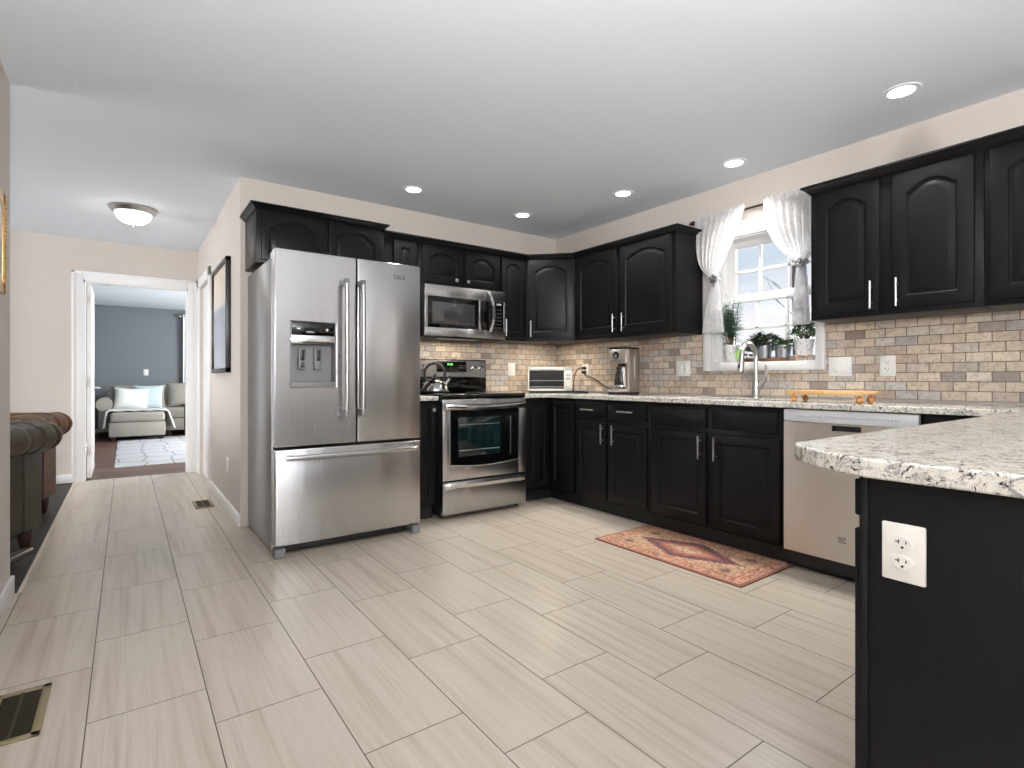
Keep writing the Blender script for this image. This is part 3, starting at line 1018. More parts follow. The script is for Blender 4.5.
# right bank
c = cabinet('wall_cabinet', 'black two-door cabinet just right of the window', (XF, 1.49, UZ0), R90, GU)
obj('body', MB().box(0, 0.768, 0, 0.318, 0, UZ1 - UZ0, 0.003), M['black'], c)
yy = lambda w: 1.49 - w
add_door(c, yy(1.462), yy(1.138), 0.025, 0.715, 0.045, handle=(yy(1.172), 0.108), stile=0.062)
add_door(c, yy(1.083), yy(0.752), 0.025, 0.715, 0.045, handle=(yy(1.055), 0.108), stile=0.062)
crown_seg(c, None, (3.526, 1.49), (XF, 1.49), (XF, 0.5))
crown_seg(c, (3.526, 1.49), (XF, 1.49), (XF, 0.722), (XF, 0.2))
c = cabinet('wall_cabinet', 'black cabinet cut off by the right edge of the picture', (XF, 0.720, UZ0), R90, GU)
obj('body', MB().box(0, 0.80, 0, 0.318, 0, UZ1 - UZ0, 0.003), M['black'], c)
yy = lambda w: 0.72 - w
add_door(c, yy(0.698), yy(0.37), 0.025, 0.715, 0.045, handle=(yy(0.40), 0.108), stile=0.062)
add_door(c, yy(0.315), yy(-0.01), 0.025, 0.715, 0.045, handle=(yy(0.29), 0.108), stile=0.062)
crown_seg(c, (XF, 1.2), (XF, 0.720), (XF, -0.08), None)

pk = thing('added_puck_light', 'added slim puck light under the black corner cabinet', 'under-cabinet light', (3.16, 3.76, UZ0))  # unseen fixture, added to warm the corner worktop and tiles
obj('housing', MB().lathe([(0.0, 0.0), (0.038, 0.0), (0.038, -0.010), (0.030, -0.012), (0.0, -0.012)], (3.16, 3.76, UZ0), 28), M['blackplastic'], pk, True)
area_light('added_puck_lamp', (0, 0, -0.014), (0, 0, 0), 0.05, 0.05, 2.6, (1.0, 0.86, 0.66), pk, 'DISK')

# --- base cabinets
BZ = 0.872
XB, YBF = 2.94, 3.51
c = cabinet('base_cabinet', 'narrow black base cabinet between refrigerator and range', (1.625, YBF, 0), 0, GL)
obj('body', MB().box(0, 0.222, 0, 0.60, 0.10, BZ, 0.002), M['black'], c)
obj('toe_kick', MB().box(0, 0.222, 0.06, 0.59, 0, 0.10), M['blackmatte'], c)
add_door(c, 0.012, 0.204, 0.115, 0.855, 0, knob=(0.186, 0.805), stile=0.05)

c = cabinet('base_cabinet', 'black corner base cabinet with hinged door pair, right of the range', (2.94, YBF, 0), 0, GL)
mb = MB().plate([(2.634, YBF), (XB, YBF), (XB, 3.195), (3.526, 3.195), (3.526, 4.108), (2.634, 4.108)], [], 0.10, BZ)
obj('body', mb, M['black'], c, True)
obj('toe_kick', MB().plate([(2.64, YBF + 0.06), (XB + 0.06, YBF + 0.06), (XB + 0.06, 3.2), (3.52, 3.2), (3.52, 4.1), (2.64, 4.1)], [], 0, 0.10), M['blackmatte'], c, True)
add_door(c, 2.665 - XB, -0.026, 0.125, 0.845, 0, stile=0.05)
dd = panel_door(3.51 - 3.482, 3.51 - 3.205, 0.125, 0.845, 0, 0.05)
dd.bm.transform(Matrix.Rotation(R90, 4, 'Z'))
obj('door', dd, M['black'], c)

c = cabinet('base_cabinet', 'black base cabinet with two drawers above two doors', (XB, 3.192, 0), R90, GL)
obj('body', MB().box(0, 0.766, 0, 0.58, 0.10, BZ, 0.002), M['black'], c)
obj('toe_kick', MB().box(0, 0.766, 0.06, 0.57, 0, 0.10), M['blackmatte'], c)
yy = lambda w: 3.192 - w
add_door(c, yy(3.172), yy(2.838), 0.728, 0.846, flat=True, pull_h=(yy(3.012), 0.792), name='drawer')
add_door(c, yy(2.820), yy(2.456), 0.728, 0.846, flat=True, pull_h=(yy(2.63), 0.792), name='drawer')
add_door(c, yy(3.172), yy(2.838), 0.122, 0.695, handle=(yy(2.866), 0.613), stile=0.055)
add_door(c, yy(2.820), yy(2.452), 0.122, 0.695, handle=(yy(2.755), 0.613), stile=0.055)

c = cabinet('base_cabinet', 'black sink base with two false drawer fronts, behind the rug', (XB, 2.424, 0), R90, GL)
obj('body', MB().box(0, 0.918, 0, 0.03, 0.10, BZ, 0.002).box(0, 0.918, 0.03, 0.58, 0.10, 0.66).box(0, 0.018, 0.03, 0.58, 0.66, BZ).box(0.900, 0.918, 0.03, 0.58, 0.66, BZ), M['black'], c)
obj('toe_kick', MB().box(0, 0.918, 0.06, 0.57, 0, 0.10), M['blackmatte'], c)
yy = lambda w: 2.424 - w
add_door(c, yy(2.406), yy(1.986), 0.725, 0.846, flat=True, name='false_front')
add_door(c, yy(1.946), yy(1.534), 0.725, 0.846, flat=True, name='false_front')
add_door(c, yy(2.410), yy(1.986), 0.120, 0.695, handle=(yy(2.022), 0.602), stile=0.06)
add_door(c, yy(1.952), yy(1.520), 0.120, 0.695, handle=(yy(1.913), 0.602), stile=0.06)

c = cabinet('base_cabinet', 'black corner base cabinet between dishwasher and peninsula', (XB, 0.872, 0), R90, GL)
obj('body', MB().box(0, 1.0, 0, 0.58, 0.10, BZ, 0.002), M['black'], c)
obj('toe_kick', MB().box(0, 1.0, 0.06, 0.57, 0, 0.10), M['blackmatte'], c)

# peninsula: end panel faces -X, drawers and doors face the range
c = cabinet('peninsula_cabinet', 'black peninsula cabinet with an outlet on its end panel', (0.978, 0.377, 0), 0)
obj('body', MB().box(0.016, 1.955, -0.55, 0.0, 0.10, BZ, 0.002), M['black'], c)
obj('toe_kick', MB().box(0.03, 1.95, -0.53, -0.06, 0, 0.10), M['blackmatte'], c)
mb = MB().box(0.0, 0.016, -0.55, -0.013, 0.0, BZ, 0.001).box(-0.003, 0.016, -0.013, 0.0, 0.0, BZ, 0.002)
obj('end_panel', mb, M['black'], c)
RB = Matrix.Rotation(PI, 4, 'Z')


def pen_front(name, x0, x1, z0, z1, flat):
    d = panel_door(-x1, -x0, z0, z1, 0, 0.055, y=-0.009, th=0.0085, flat=flat)
    d.bm.transform(RB)
    return obj(name, d, M['black'], c)


for k in range(4):
    x0 = 0.0 + 0.485 * k
    pen_front('drawer', x0, x0 + 0.47, 0.806, 0.866, True)
    pen_front('door', x0, x0 + 0.47, 0.12, 0.785, False)

# ------------------------------------------------------------------ granite countertops
CT, CB = 0.904, 0.879
hole = [(3.00, 1.60), (3.00, 2.33), (3.33, 2.33), (3.33, 1.60)]
pen = [(0.950, -0.25)] + [(0.95, 0.359), (0.965, 0.402), (0.99, 0.446), (1.025, 0.49), (1.048, 0.516), (1.081, 0.533)]
outl = [(2.628, 4.108), (2.628, 3.468), (2.895, 3.468), (2.895, 0.566), (2.86, 0.533)] + pen[::-1] + [(3.518, -0.25), (3.518, 4.108)]
ct = thing('countertop', 'pale speckled granite worktop running round the corner to the peninsula', 'countertop', (2.9, 0.4, CB))
o = obj('slab', MB().plate(outl, [hole], CB - 0.006, CT), M['granite'], ct, True)
bv = o.modifiers.new('edge', 'BEVEL')
bv.width = 0.004
bv.segments = 3
bv.limit_method = 'ANGLE'
bv.angle_limit = math.radians(60)
ct2 = thing('countertop', 'small piece of pale granite worktop between refrigerator and range', 'countertop', (1.735, 3.8, CB))
o = obj('slab', MB().box(1.622, 1.848, 3.468, 4.108, CB - 0.006, CT, 0.004), M['granite'], ct2, True)

# sink and tap
s = thing('sink', 'stainless sink set under the worktop below the window', 'sink', (3.165, 1.965, 0.69))
mb = MB()
lp = lambda ins, z: [(3.00 - 0.012 + ins, 1.60 - 0.012 + ins, z), (3.33 + 0.012 - ins, 1.60 - 0.012 + ins, z), (3.33 + 0.012 - ins, 2.33 + 0.012 - ins, z), (3.00 - 0.012 + ins, 2.33 + 0.012 - ins, z)]
mb.loops([lp(-0.01, CB - 0.012), lp(0.008, CB - 0.012), lp(0.012, 0.72), lp(0.04, 0.70)], True, False, True)
obj('basin', mb, M['steelbright'], s, True)
obj('drain', MB().lathe([(0.0, 0.702), (0.045, 0.702), (0.042, 0.706), (0.02, 0.704), (0.0, 0.704)], (3.165, 1.965, 0)), M['nickel'], s, True)

f_ = thing('faucet', 'brushed nickel pull-down gooseneck faucet behind the sink', 'faucet', (3.40, 1.93, CT))
obj('base', MB().lathe([(0.030, 0), (0.030, 0.006), (0.026, 0.012), (0.0245, 0.10), (0.021, 0.115), (0.0175, 0.125)], (3.40, 1.93, CT)), M['nickel'], f_, True)
pts = [(3.40, 1.93, CT + 0.11), (3.40, 1.93, 1.15)]
for k in range(0, 15):
    a = PI * k / 14
    pts.append((3.315 + 0.085 * math.cos(a), 1.93, 1.175 + 0.085 * math.sin(a)))
pts += [(3.228, 1.93, 1.16)]
obj('neck', MB().tube(pts, 0.0145, 16), M['nickel'], f_, True)
obj('spray_head', MB().tube([(3.229, 1.93, 1.168), (3.224, 1.93, 1.13), (3.214, 1.93, 1.075), (3.213, 1.93, 1.068)], [0.016, 0.019, 0.023, 0.019], 18), M['nickel'], f_, True)
obj('spray_button', MB().box(3.196, 3.204, 1.924, 1.936, 1.10, 1.125, 0.002), M['blackplastic'], f_, True)
mb = MB().tube([(3.40, 1.925, 0.965), (3.40, 1.90, 0.985), (3.40, 1.875, 1.02), (3.398, 1.862, 1.05)], [0.02, 0.02, 0.016, 0.011], 14)
obj('lever', mb.tube([(3.398, 1.862, 1.05), (3.396, 1.858, 1.085), (3.394, 1.857, 1.125)], [0.009, 0.0075, 0.0085], 12), M['nickel'], f_, True)

# ------------------------------------------------------------------ refrigerator
fr = thing('refrigerator', 'tall stainless french-door refrigerator with bottom freezer drawer', 'refrigerator', (1.15, 3.7, 0))
obj('body', MB().box(0.69, 1.605, 3.37, 4.10, 0.02, 1.745, 0.004), M['steelside'], fr, True)
obj('gasket', MB().box(0.70, 1.595, 3.352, 3.372, 0.06, 1.735), M['blackmatte'], fr, True)
FY0, FY1 = 3.272, 3.352


def slab_door(x0, x1, z0, z1, hole=None):
    mb = MB()
    if not hole:
        return mb.box(x0, x1, FY0, FY1, z0, z1, 0.008, 3)
    hx0, hx1, hz0, hz1 = hole
    mb2 = MB().plate([(x0, z0), (x1, z0), (x1, z1), (x0, z1)], [[(hx0, hz0), (hx1, hz0), (hx1, hz1), (hx0, hz1)]], 0, FY1 - FY0)
    for v in mb2.bm.verts: v.co = Vector((v.co.x, FY0 + v.co.z, v.co.y))
    return mb2


HOLE = (0.775, 1.040, 0.985, 1.368)
ld = obj('left_door', slab_door(0.690, 1.164, 0.635, 1.785, HOLE), M['steel'], fr, True)
bv = ld.modifiers.new('edge', 'BEVEL')
bv.width = 0.006
bv.segments = 3
bv.limit_method = 'ANGLE'
rd_ = obj('right_door', slab_door(1.172, 1.606, 0.635, 1.785), M['steel'], fr, True)
dr = obj('freezer_drawer', slab_door(0.690, 1.606, 0.062, 0.620), M['steel'], fr, True)


def sub(name, mb, m, parent):
    mb.bm.transform(wmat(parent).inverted())
    return obj(name, mb, m, parent)


for dpar, x in ((ld, 1.085), (rd_, 1.188)):
    mb = MB().tube([(x, 3.212, 0.80), (x, 3.206, 0.95), (x, 3.206, 1.48), (x, 3.212, 1.635)], 0.0135, 14)
    h_ = sub('handle', mb, M['steel'], dpar)
    for z in (0.80, 1.605):
        sub('mount', MB().box(x - 0.014, x + 0.014, 3.198, 3.274, z, z + 0.035 if z > 1 else z + 0.045, 0.004), M['greyplastic'], h_)
mb = MB().tube([(0.745, 3.215, 0.577), (0.80, 3.206, 0.577), (1.49, 3.206, 0.577), (1.55, 3.215, 0.577)], 0.014, 14)
mb.box(0.752, 0.782, 3.21, 3.274, 0.564, 0.590, 0.004).box(1.512, 1.542, 3.21, 3.274, 0.564, 0.590, 0.004)
sub('handle', mb, M['steel'], dr)
# water and ice dispenser in the left door
hx0, hx1, hz0, hz1 = HOLE
dp = sub('dispenser', MB().box(hx0 - 0.004, hx1 + 0.004, FY0 + 0.07, FY0 + 0.078, hz0 - 0.004, hz1 + 0.004)
         .box(hx0 - 0.002, hx0 + 0.008, FY0 - 0.002, FY0 + 0.074, hz0, hz1).box(hx1 - 0.008, hx1 + 0.002, FY0 - 0.002, FY0 + 0.074, hz0, hz1), M['greyplastic'], ld)
mb = MB().grid(10, 8, lambda u, v: (hx0 + 0.008 + u * (hx1 - hx0 - 0.016), FY0 + 0.004 + 0.05 * math.sin(v * PI / 2), 1.285 + 0.08 * (1 - v)))
sub('control_panel', MB().box(hx0, hx1, FY0 - 0.001, FY0 + 0.07, 1.292, hz1, 0.003), M['blackgloss'], ld)
sub('trim_band', MB().box(hx0, hx1, FY0 - 0.006, FY0 + 0.06, 1.238, 1.290, 0.004), M['steelbright'], ld)
sub('drip_tray', MB().box(hx0, hx1, FY0 - 0.010, FY0 + 0.07, hz0 - 0.005, 1.012, 0.004), M['greyplastic'], ld)
for x in (0.852, 0.945):
    mb = MB().box(x - 0.022, x + 0.022, FY0 + 0.042, FY0 + 0.072, 1.085, 1.215, 0.006)
    pd = sub('paddle', mb, M['greyplastic'], ld)
for x in (0.852, 0.945):
    sub('paddle_insert', MB().box(x - 0.012, x + 0.012, FY0 + 0.036, FY0 + 0.044, 1.14, 1.205, 0.003), M['blackplastic'], ld)
for (x, z) in ((0.846, 1.105), (0.858, 1.105), (0.852, 1.12)):
    sub('paddle_button', MB().cyl((x, FY0 + 0.043, z), (x, FY0 + 0.034, z), 0.007, n=12), M['blackplastic'], ld)
sub('ice_chute', MB().lathe([(0.0, 0), (0.035, 0), (0.03, 0.012), (0.0, 0.012)], (0.89, FY0 + 0.02, 1.302), 24), M['steelbright'], ld)
sub('lamp_button', MB().cyl((0.985, FY0 - 0.003, 1.325), (0.985, FY0 + 0.01, 1.325), 0.008), M['steelbright'], ld)
for x in (0.70, 1.555):
    mb = MB().box(x - 0.012, x + 0.045, 3.255, 3.33, 0.0, 0.052, 0.006)
    obj('foot', mb, M['greyplastic'], fr, True)
obj('kick_grille', MB().box(0.745, 1.535, 3.33, 3.37, 0.012, 0.06, 0.002), M['blackmatte'], fr, True)
for x in (0.72, 1.57): obj('hinge_cap', MB().box(x - 0.025, x + 0.025, 3.355, 3.42, 1.745, 1.782, 0.008), M['stripwhite'], fr, True)


def text(name, body, size, loc, rot, m, parent, ext=0.0006):
    cu = bpy.data.curves.new(name, 'FONT')
    cu.body = body
    cu.size = size
    cu.extrude = ext
    cu.align_x = 'CENTER'
    cu.align_y = 'CENTER'
    tmp = bpy.data.objects.new(name, cu)
    me = bpy.data.meshes.new_from_object(tmp)
    bpy.data.objects.remove(tmp)
    o = bpy.data.objects.new(name, me)
    COL.objects.link(o)
    me.materials.clear()
    me.materials.append(m)
    mm = Matrix.Translation(loc) @ Matrix.Rotation(rot[2], 4, 'Z') @ Matrix.Rotation(rot[0], 4, 'X')
    me.transform((wmat(parent).inverted() if parent else Matrix()) @ mm)
    o.parent = parent
    return o


text('badge', 'CEI-2', 0.034, (1.452, FY0 - 0.001, 1.695), (PI / 2, 0, 0), M['blackmatte'], rd_)

# ------------------------------------------------------------------ range
rg = thing('range', 'stainless freestanding range with black glass cooktop', 'range', (2.235, 3.75, 0))
obj('body', MB().box(1.862, 2.612, 3.47, 4.10, 0.03, 0.884, 0.003), M['blackmatte'], rg, True)
obj('cooktop', MB().box(1.856, 2.618, 3.435, 4.06, 0.882, 0.917, 0.006, 3), M['blackgloss'], rg, True)
mb = MB()
prof = [(3.455, 0.878), (3.428, 0.872), (3.425, 0.80), (3.425, 0.29), (3.47, 0.29), (3.47, 0.892), (3.455, 0.892)]
# oven door with a window opening built round the glass
od = obj('oven_door', MB().box(1.858, 2.614, 3.425, 3.468, 0.795, 0.879, 0.004).box(1.858, 1.920, 3.425, 3.468, 0.285, 0.80, 0.003).box(2.538, 2.614, 3.425, 3.468, 0.285, 0.80, 0.003)
         .box(1.915, 2.545, 3.425, 3.468, 0.285, 0.40, 0.003), M['steel'], rg, True)
mb = MB()
gx0, gx1 = 1.918, 2.540
curve = [(gx0, 0.398)] + [(gx0 + (gx1 - gx0) * k / 12, 0.398 - 0.0 - 0.022 * math.sin(PI * k / 12)) for k in range(1, 12)] + [(gx1, 0.398)]
poly = curve + [(gx1, 0.80), (gx0, 0.80)]
mb.prism(poly, lambda a_, b_, d_: (a_, d_, b_), 3.4225, 3.4285)
gl = sub('oven_glass', mb, M['blackgloss'], od)
mb = MB().tube([(p[0], 3.423, p[1]) for p in curve], 0.004, 8).tube([(gx1, 3.423, 0.398), (gx1, 3.423, 0.80)], 0.004, 8).tube([(gx0, 3.423, 0.398), (gx0, 3.423, 0.80)], 0.003, 8)
sub('glass_trim', mb, M['steelbright'], od)
mb = MB().box(1.985, 2.36, 3.420, 3.4235, 0.455, 0.745, 0.001)
M['ovenwin'] = mat('oven_window', srgb(14, 30, 33), 0.08)
ow = sub('inner_window', mb, M['ovenwin'], od)
for z in (0.69, 0.50): sub('rack_line', MB().cyl((1.995, 3.4195, z), (2.35, 3.4195, z), 0.0025, n=8), M['nickel'], od)
sub('vent_strip', MB().box(2.455, 2.463, 3.419, 3.4235, 0.44, 0.74, 0.001), M['nickel'], od)
# broad bowed handle bar
rings = []
for k in range(25):
    u = k / 24
    x = 1.872 + u * (2.590 - 1.872)
    bow = 0.045 * math.sin(PI * u) ** 0.6 + 0.012
    zc = 0.830
    y = 3.425 - bow
    sag = -0.012 * math.sin(PI * u)
    rings.append([(x, y - 0.012, zc + sag - 0.018), (x, y - 0.016, zc + sag), (x, y - 0.012, zc + sag + 0.018), (x, y, zc + sag + 0.023), (x, y + 0.01, zc + sag), (x, y, zc + sag - 0.023)])
sub('handle', MB().loops(rings), M['steelbright'], od)
# storage drawer
dw = obj('storage_drawer', MB().box(1.858, 2.614, 3.425, 3.468, 0.035, 0.272, 0.004), M['steel'], rg, True)
rings = []
for k in range(21):
    u = k / 20
    x = 1.875 + u * 0.725
    b = 0.022 * math.sin(PI * u) ** 0.7
    rings.append([(x, 3.4265, 0.215), (x, 3.423 - b, 0.228), (x, 3.420 - b, 0.250), (x, 3.4265, 0.262)])
sub('drawer_lip', MB().loops(rings), M['steelbright'], dw)
# backguard
bgd = obj('backguard', MB().prism([(4.095, 0.915), (4.035, 0.915), (4.03, 1.04), (4.02, 1.05), (4.028, 1.19), (4.04, 1.20), (4.095, 1.20)], lambda a_, b_, d_: (d_, a_, b_), 1.862, 2.622), M['steel'], rg, True)
sub('riser', MB().box(1.861, 2.623, 4.025, 4.09, 0.914, 1.045, 0.004), M['blackgloss'], bgd)


def bgp(x, z):  # a point on the sloping steel face
    return (x, 4.02 + 0.008 * (z - 1.05) / 0.14, z)


rotb = Matrix.Rotation(-math.atan(0.008 / 0.14), 4, 'X')
mb = MB().box(-0.145, 0.145, -0.004, 0.002, -0.045, 0.045, 0.002)
mb.bm.transform(Matrix.Translation(bgp(2.27, 1.135)) @ rotb)
cp = sub('control_glass', mb, M['blackgloss'], bgd)
text('clock', '10:45', 0.026, Vector(bgp(2.25, 1.155)) + Vector((0, -0.0055, 0)), (PI / 2 - math.atan(0.008 / 0.14), 0, 0), M['green'], bgd)
mb = MB()
for i in range(4):
    for j in range(2):
        p = bgp(2.345 + 0.018 * i, 1.125 + 0.02 * j)
        mb.box(p[0] - 0.004, p[0] + 0.004, p[1] - 0.0052, p[1] - 0.003, p[2] - 0.002, p[2] + 0.002)
sub('keypad', mb, M['greyplastic'], bgd)
for x in (1.925, 2.005, 2.49, 2.565):
    p = Vector(bgp(x, 1.125))
    Mk = Matrix.Rotation(PI / 2 - math.atan(0.008 / 0.14), 3, 'X')
    mb = MB().lathe([(0.024, 0), (0.024, 0.006), (0.019, 0.010), (0.017, 0.026), (0.0, 0.028)], p, 24, Mk)
    k_ = sub('knob', mb, M['steelbright'], bgd)
mb = MB()
for (x, y, r) in ((2.03, 3.60, 0.11), (2.45, 3.60, 0.09), (2.03, 3.88, 0.08), (2.45, 3.88, 0.11)):
    mb.lathe([(r, 0.0), (r, 0.0006), (r - 0.004, 0.0006), (r - 0.004, 0.0)], (x, y, 0.917), 40)
obj('burner_ring', mb, M['greyplastic'], rg, True)
obj('leg', MB().cyl((1.89, 3.52, 0), (1.89, 3.52, 0.035), 0.015), M['blackplastic'], rg, True)
obj('leg', MB().cyl((2.585, 3.52, 0), (2.585, 3.52, 0.035), 0.015), M['blackplastic'], rg, True)

# kettle
kt = thing('kettle', 'steel whistling kettle with tall loop handle on the range', 'kettle', (2.02, 3.86, 0.918))
obj('body', MB().lathe([(0.0, 0), (0.105, 0), (0.112, 0.008), (0.112, 0.022), (0.100, 0.055), (0.075, 0.09), (0.045, 0.112), (0.0, 0.118)], (2.02, 3.86, 0.918), 40), M['steelbright'], kt, True)
obj('base_band', MB().lathe([(0.1135, 0.004), (0.116, 0.010), (0.1135, 0.018)], (2.02, 3.86, 0.918), 40), M['blackplastic'], kt, True)
obj('lid', MB().lathe([(0.044, 0.112), (0.042, 0.119), (0.01, 0.126), (0.007, 0.136), (0.014, 0.142), (0.012, 0.150), (0.0, 0.152)], (2.02, 3.86, 0.918), 28), M['blackplastic'], kt, True)
pts = []
for k in range(19):
    a = -0.25 * PI + 1.5 * PI * k / 18
    pts.append((2.02 + 0.082 * math.cos(a) * 0.85, 3.86 - 0.082 * math.cos(a) * 0.5, 0.918 + 0.155 + 0.085 * math.sin(a)))
obj('handle', MB().tube(pts, 0.011, 12), M['blackplastic'], kt, True)
obj('spout', MB().tube([(2.10, 3.845, 0.975), (2.125, 3.84, 1.01), (2.145, 3.836, 1.035)], [0.024, 0.019, 0.016], 16), M['steelbright'], kt, True)
obj('spout_cap', MB().tube([(2.14, 3.837, 1.03), (2.152, 3.835, 1.046)], [0.019, 0.017], 16), M['blackplastic'], kt, True)

# ------------------------------------------------------------------ microwave
mw = thing('microwave', 'stainless over-the-range microwave with curved handle', 'microwave', (2.225, 3.9, 1.36))
obj('body', MB().box(1.85, 2.602, 3.715, 4.108, 1.362, 1.764, 0.003), M['blackmatte'], mw, True)
FYm = 3.695
fp = obj('front_panel', MB().box(1.85, 2.602, FYm, 3.716, 1.672, 1.763, 0.004).box(1.85, 2.602, FYm, 3.716, 1.364, 1.432, 0.004)
         .box(1.85, 1.876, FYm, 3.716, 1.43, 1.675, 0.002).box(2.584, 2.602, FYm, 3.716, 1.43, 1.675, 0.002), M['steel'], mw, True)
obj('door_glass', MB().box(1.874, 2.345, FYm + 0.003, 3.716, 1.43, 1.675, 0.001).box(2.352, 2.586, FYm + 0.003, 3.716, 1.43, 1.675, 0.001), M['blackgloss'], mw, True)
M['mwwin'] = mat('microwave_window', srgb(58, 58, 60), 0.05, spec=0.8)
obj('inner_window', MB().box(1.915, 2.30, FYm + 0.001, FYm + 0.004, 1.46, 1.630, 0.0005), M['mwwin'], mw, True)
obj('divider', MB().box(2.338, 2.354, FYm - 0.002, 3.716, 1.43, 1.675, 0.001), M['steelbright'], mw, True)
rings = []
for k in range(21):
    u = k / 20
    z = 1.395 + 0.355 * u
    b = 0.048 * math.sin(PI * u) ** 0.7
    x = 2.428 + 0.022 * math.sin(PI * u)
    rings.append([(x - 0.015, FYm - b, z), (x - 0.011, FYm - 0.010 - b, z), (x + 0.011, FYm - 0.010 - b, z), (x + 0.015, FYm - b, z), (x + 0.010, FYm + 0.006 - b, z), (x - 0.010, FYm + 0.006 - b, z)])
obj('handle', MB().loops(rings), M['steelbright'], mw, True)
mb = MB()
for i in range(3):
    for j in range(6): mb.box(2.495 + 0.026 * i, 2.505 + 0.026 * i, FYm + 0.001, FYm + 0.004, 1.455 + 0.03 * j, 1.459 + 0.03 * j)
obj('keypad', mb, M['greyplastic'], mw, True)
text('clock', '10:45', 0.022, (2.535, FYm + 0.0015, 1.653), (PI / 2, 0, 0), M['paledigits'], mw)
text('badge', 'L', 0.03, (1.885, FYm - 0.0005, 1.39), (PI / 2, 0, 0), M['greyplastic'], mw)
obj('underside_light', MB().box(2.05, 2.40, 3.80, 3.88, 1.356, 1.364), M['whiteplastic'], mw, True)
area_light('cooktop_lamp', (0, 0.0, -0.008), (0, 0, 0), 0.3, 0.08, 1.6, (1.0, 0.86, 0.66), mw)
obj('underside_grille', MB().box(1.87, 2.60, 3.72, 3.76, 1.352, 1.363, 0.002), M['blackmatte'], mw, True)

# ------------------------------------------------------------------ dishwasher
dwz = thing('dishwasher', 'beige-steel dishwasher with pale control strip beside the sink base', 'dishwasher', (2.95, 1.19, 0))
obj('body', MB().box(2.95, 3.50, 0.885, 1.495, 0.03, 0.868), M['blackmatte'], dwz, True)
dd = obj('door', MB().plate([(0.104, 0.884), (0.104, 1.497), (0.800, 1.497), (0.800, 0.884)], [[(0.764, 1.118), (0.764, 1.252), (0.793, 1.252), (0.793, 1.118)]], 0, 0.030), M['steelwarm'], dwz)
# plate was drawn in (z, y): stand it up as the door front
for v in dd.data.vertices:
    z_, y_, d_ = v.co.x, v.co.y, v.co.z
    v.co = Vector((2.918 + d_, y_, z_)) - Vector((2.95, 1.19, 0))
dd.data.flip_normals()
obj('control_strip', MB().box(2.916, 2.95, 0.884, 1.497, 0.802, 0.867, 0.004), M['stripwhite'], dwz, True)
obj('pocket_handle', MB().box(2.940, 2.949, 1.10, 1.26, 0.755, 0.80).box(2.917, 2.949, 1.118, 1.252, 0.787, 0.793).box(2.917, 2.945, 1.244, 1.252, 0.764, 0.793), M['blackmatte'], dwz, True)
obj('toe_panel', MB().box(3.00, 3.02, 0.886, 1.494, 0.0, 0.10), M['blackmatte'], dwz, True)
mb = MB()
rr = random.Random(5)
y = 1.425
M['fainttext'] = mat('faint_grey_print', srgb(176, 180, 186), 0.5)
while y > 0.96:
    w_ = rr.choice((0.006, 0.008, 0.010))
    if not (1.29 < y < 1.305): mb.box(2.9153, 2.9165, y - w_, y, 0.832 - 0.005, 0.832 + rr.choice((0.004, 0.007)))
    y -= w_ + 0.004
obj('panel_print', mb, M['fainttext'], dwz, True)
mb = MB().box(2.9165, 2.9185, 1.183, 1.224, 0.226, 0.232).box(2.9165, 2.9185, 1.183, 1.224, 0.205, 0.209)
mb.box(2.9165, 2.9185, 1.19, 1.222, 0.215, 0.221)
obj('badge', mb, M['greyplastic'], dwz, True)

# ------------------------------------------------------------------ outlets and switches


def plate(name, label, cat, loc, rz, w, h, kind, group=None):
    """local: x along the wall, faces -y"""
    t = thing(name, label, cat, loc, rz, group)
    obj('cover_plate', MB().box(-w / 2, w / 2, -0.006, 0, -h / 2, h / 2, 0.003), M['whiteplastic'], t)
    if kind == 'outlet':
        q = h / 0.12
        for z in (-0.0195 * q, 0.0195 * q):
            mb = MB()
            pl = [(0.0165 * q * math.cos(a), z + 0.0145 * q * math.sin(a)) for a in [2 * PI * k / 24 for k in range(24)]]
            mb.prism(pl, lambda a_, b_, d_: (a_, d_, b_), -0.0085, -0.004)
            r_ = obj('receptacle', mb, M['whiteplastic'], t)
            mb = MB().box(-0.0075 * q, -0.0055 * q, -0.0092, -0.008, z, z + 0.008 * q).box(0.0055 * q, 0.0075 * q, -0.0092, -0.008, z + 0.001 * q, z + 0.007 * q).cyl((0, -0.0092, z - 0.007 * q), (0, -0.008, z - 0.007 * q), 0.0025 * q, n=12)
            mb.box(-0.0125 * q, -0.0065 * q, -0.0092, -0.008, z + 0.003 * q, z + 0.005 * q)
            obj('slots', mb, M['blackmatte'], r_)
    else:
        n_ = kind
        for k in range(n_):
            x = (k - (n_ - 1) / 2) * 0.046
            obj('rocker', MB().box(x - 0.0165, x + 0.0165, -0.010, -0.004, -0.033, 0.033, 0.003), M['whiteplastic'], t)
    return t


xt = XW - 0.010
plate('light_switch', 'white double rocker switch right of the window', 'switch', (xt, 1.462, 1.105), R90, 0.13, 0.118, 2, 'switches and outlets')
plate('outlet', 'white double outlet under the right wall cabinets', 'outlet', (xt, 1.212, 1.105), R90, 0.08, 0.12, 'outlet', 'switches and outlets')
plate('light_switch', 'white double rocker switch left of the window', 'switch', (xt, 2.588, 1.112), R90, 0.13, 0.118, 2, 'switches and outlets')
plate('outlet', 'white outlet with two black plugs behind the coffee maker cord', 'outlet', (xt, 3.681, 1.112), R90, 0.08, 0.12, 'outlet', 'switches and outlets')
plate('light_switch', 'white plate on the stone tile between range and toaster oven', 'switch', (2.964, YB - 0.010, 1.121), 0, 0.08, 0.12, 1, 'switches and outlets')
plate('outlet', 'white wall outlet low on the hall wall near the refrigerator', 'outlet', (XH, 4.675, 0.36), R90, 0.075, 0.118, 'outlet', 'switches and outlets')
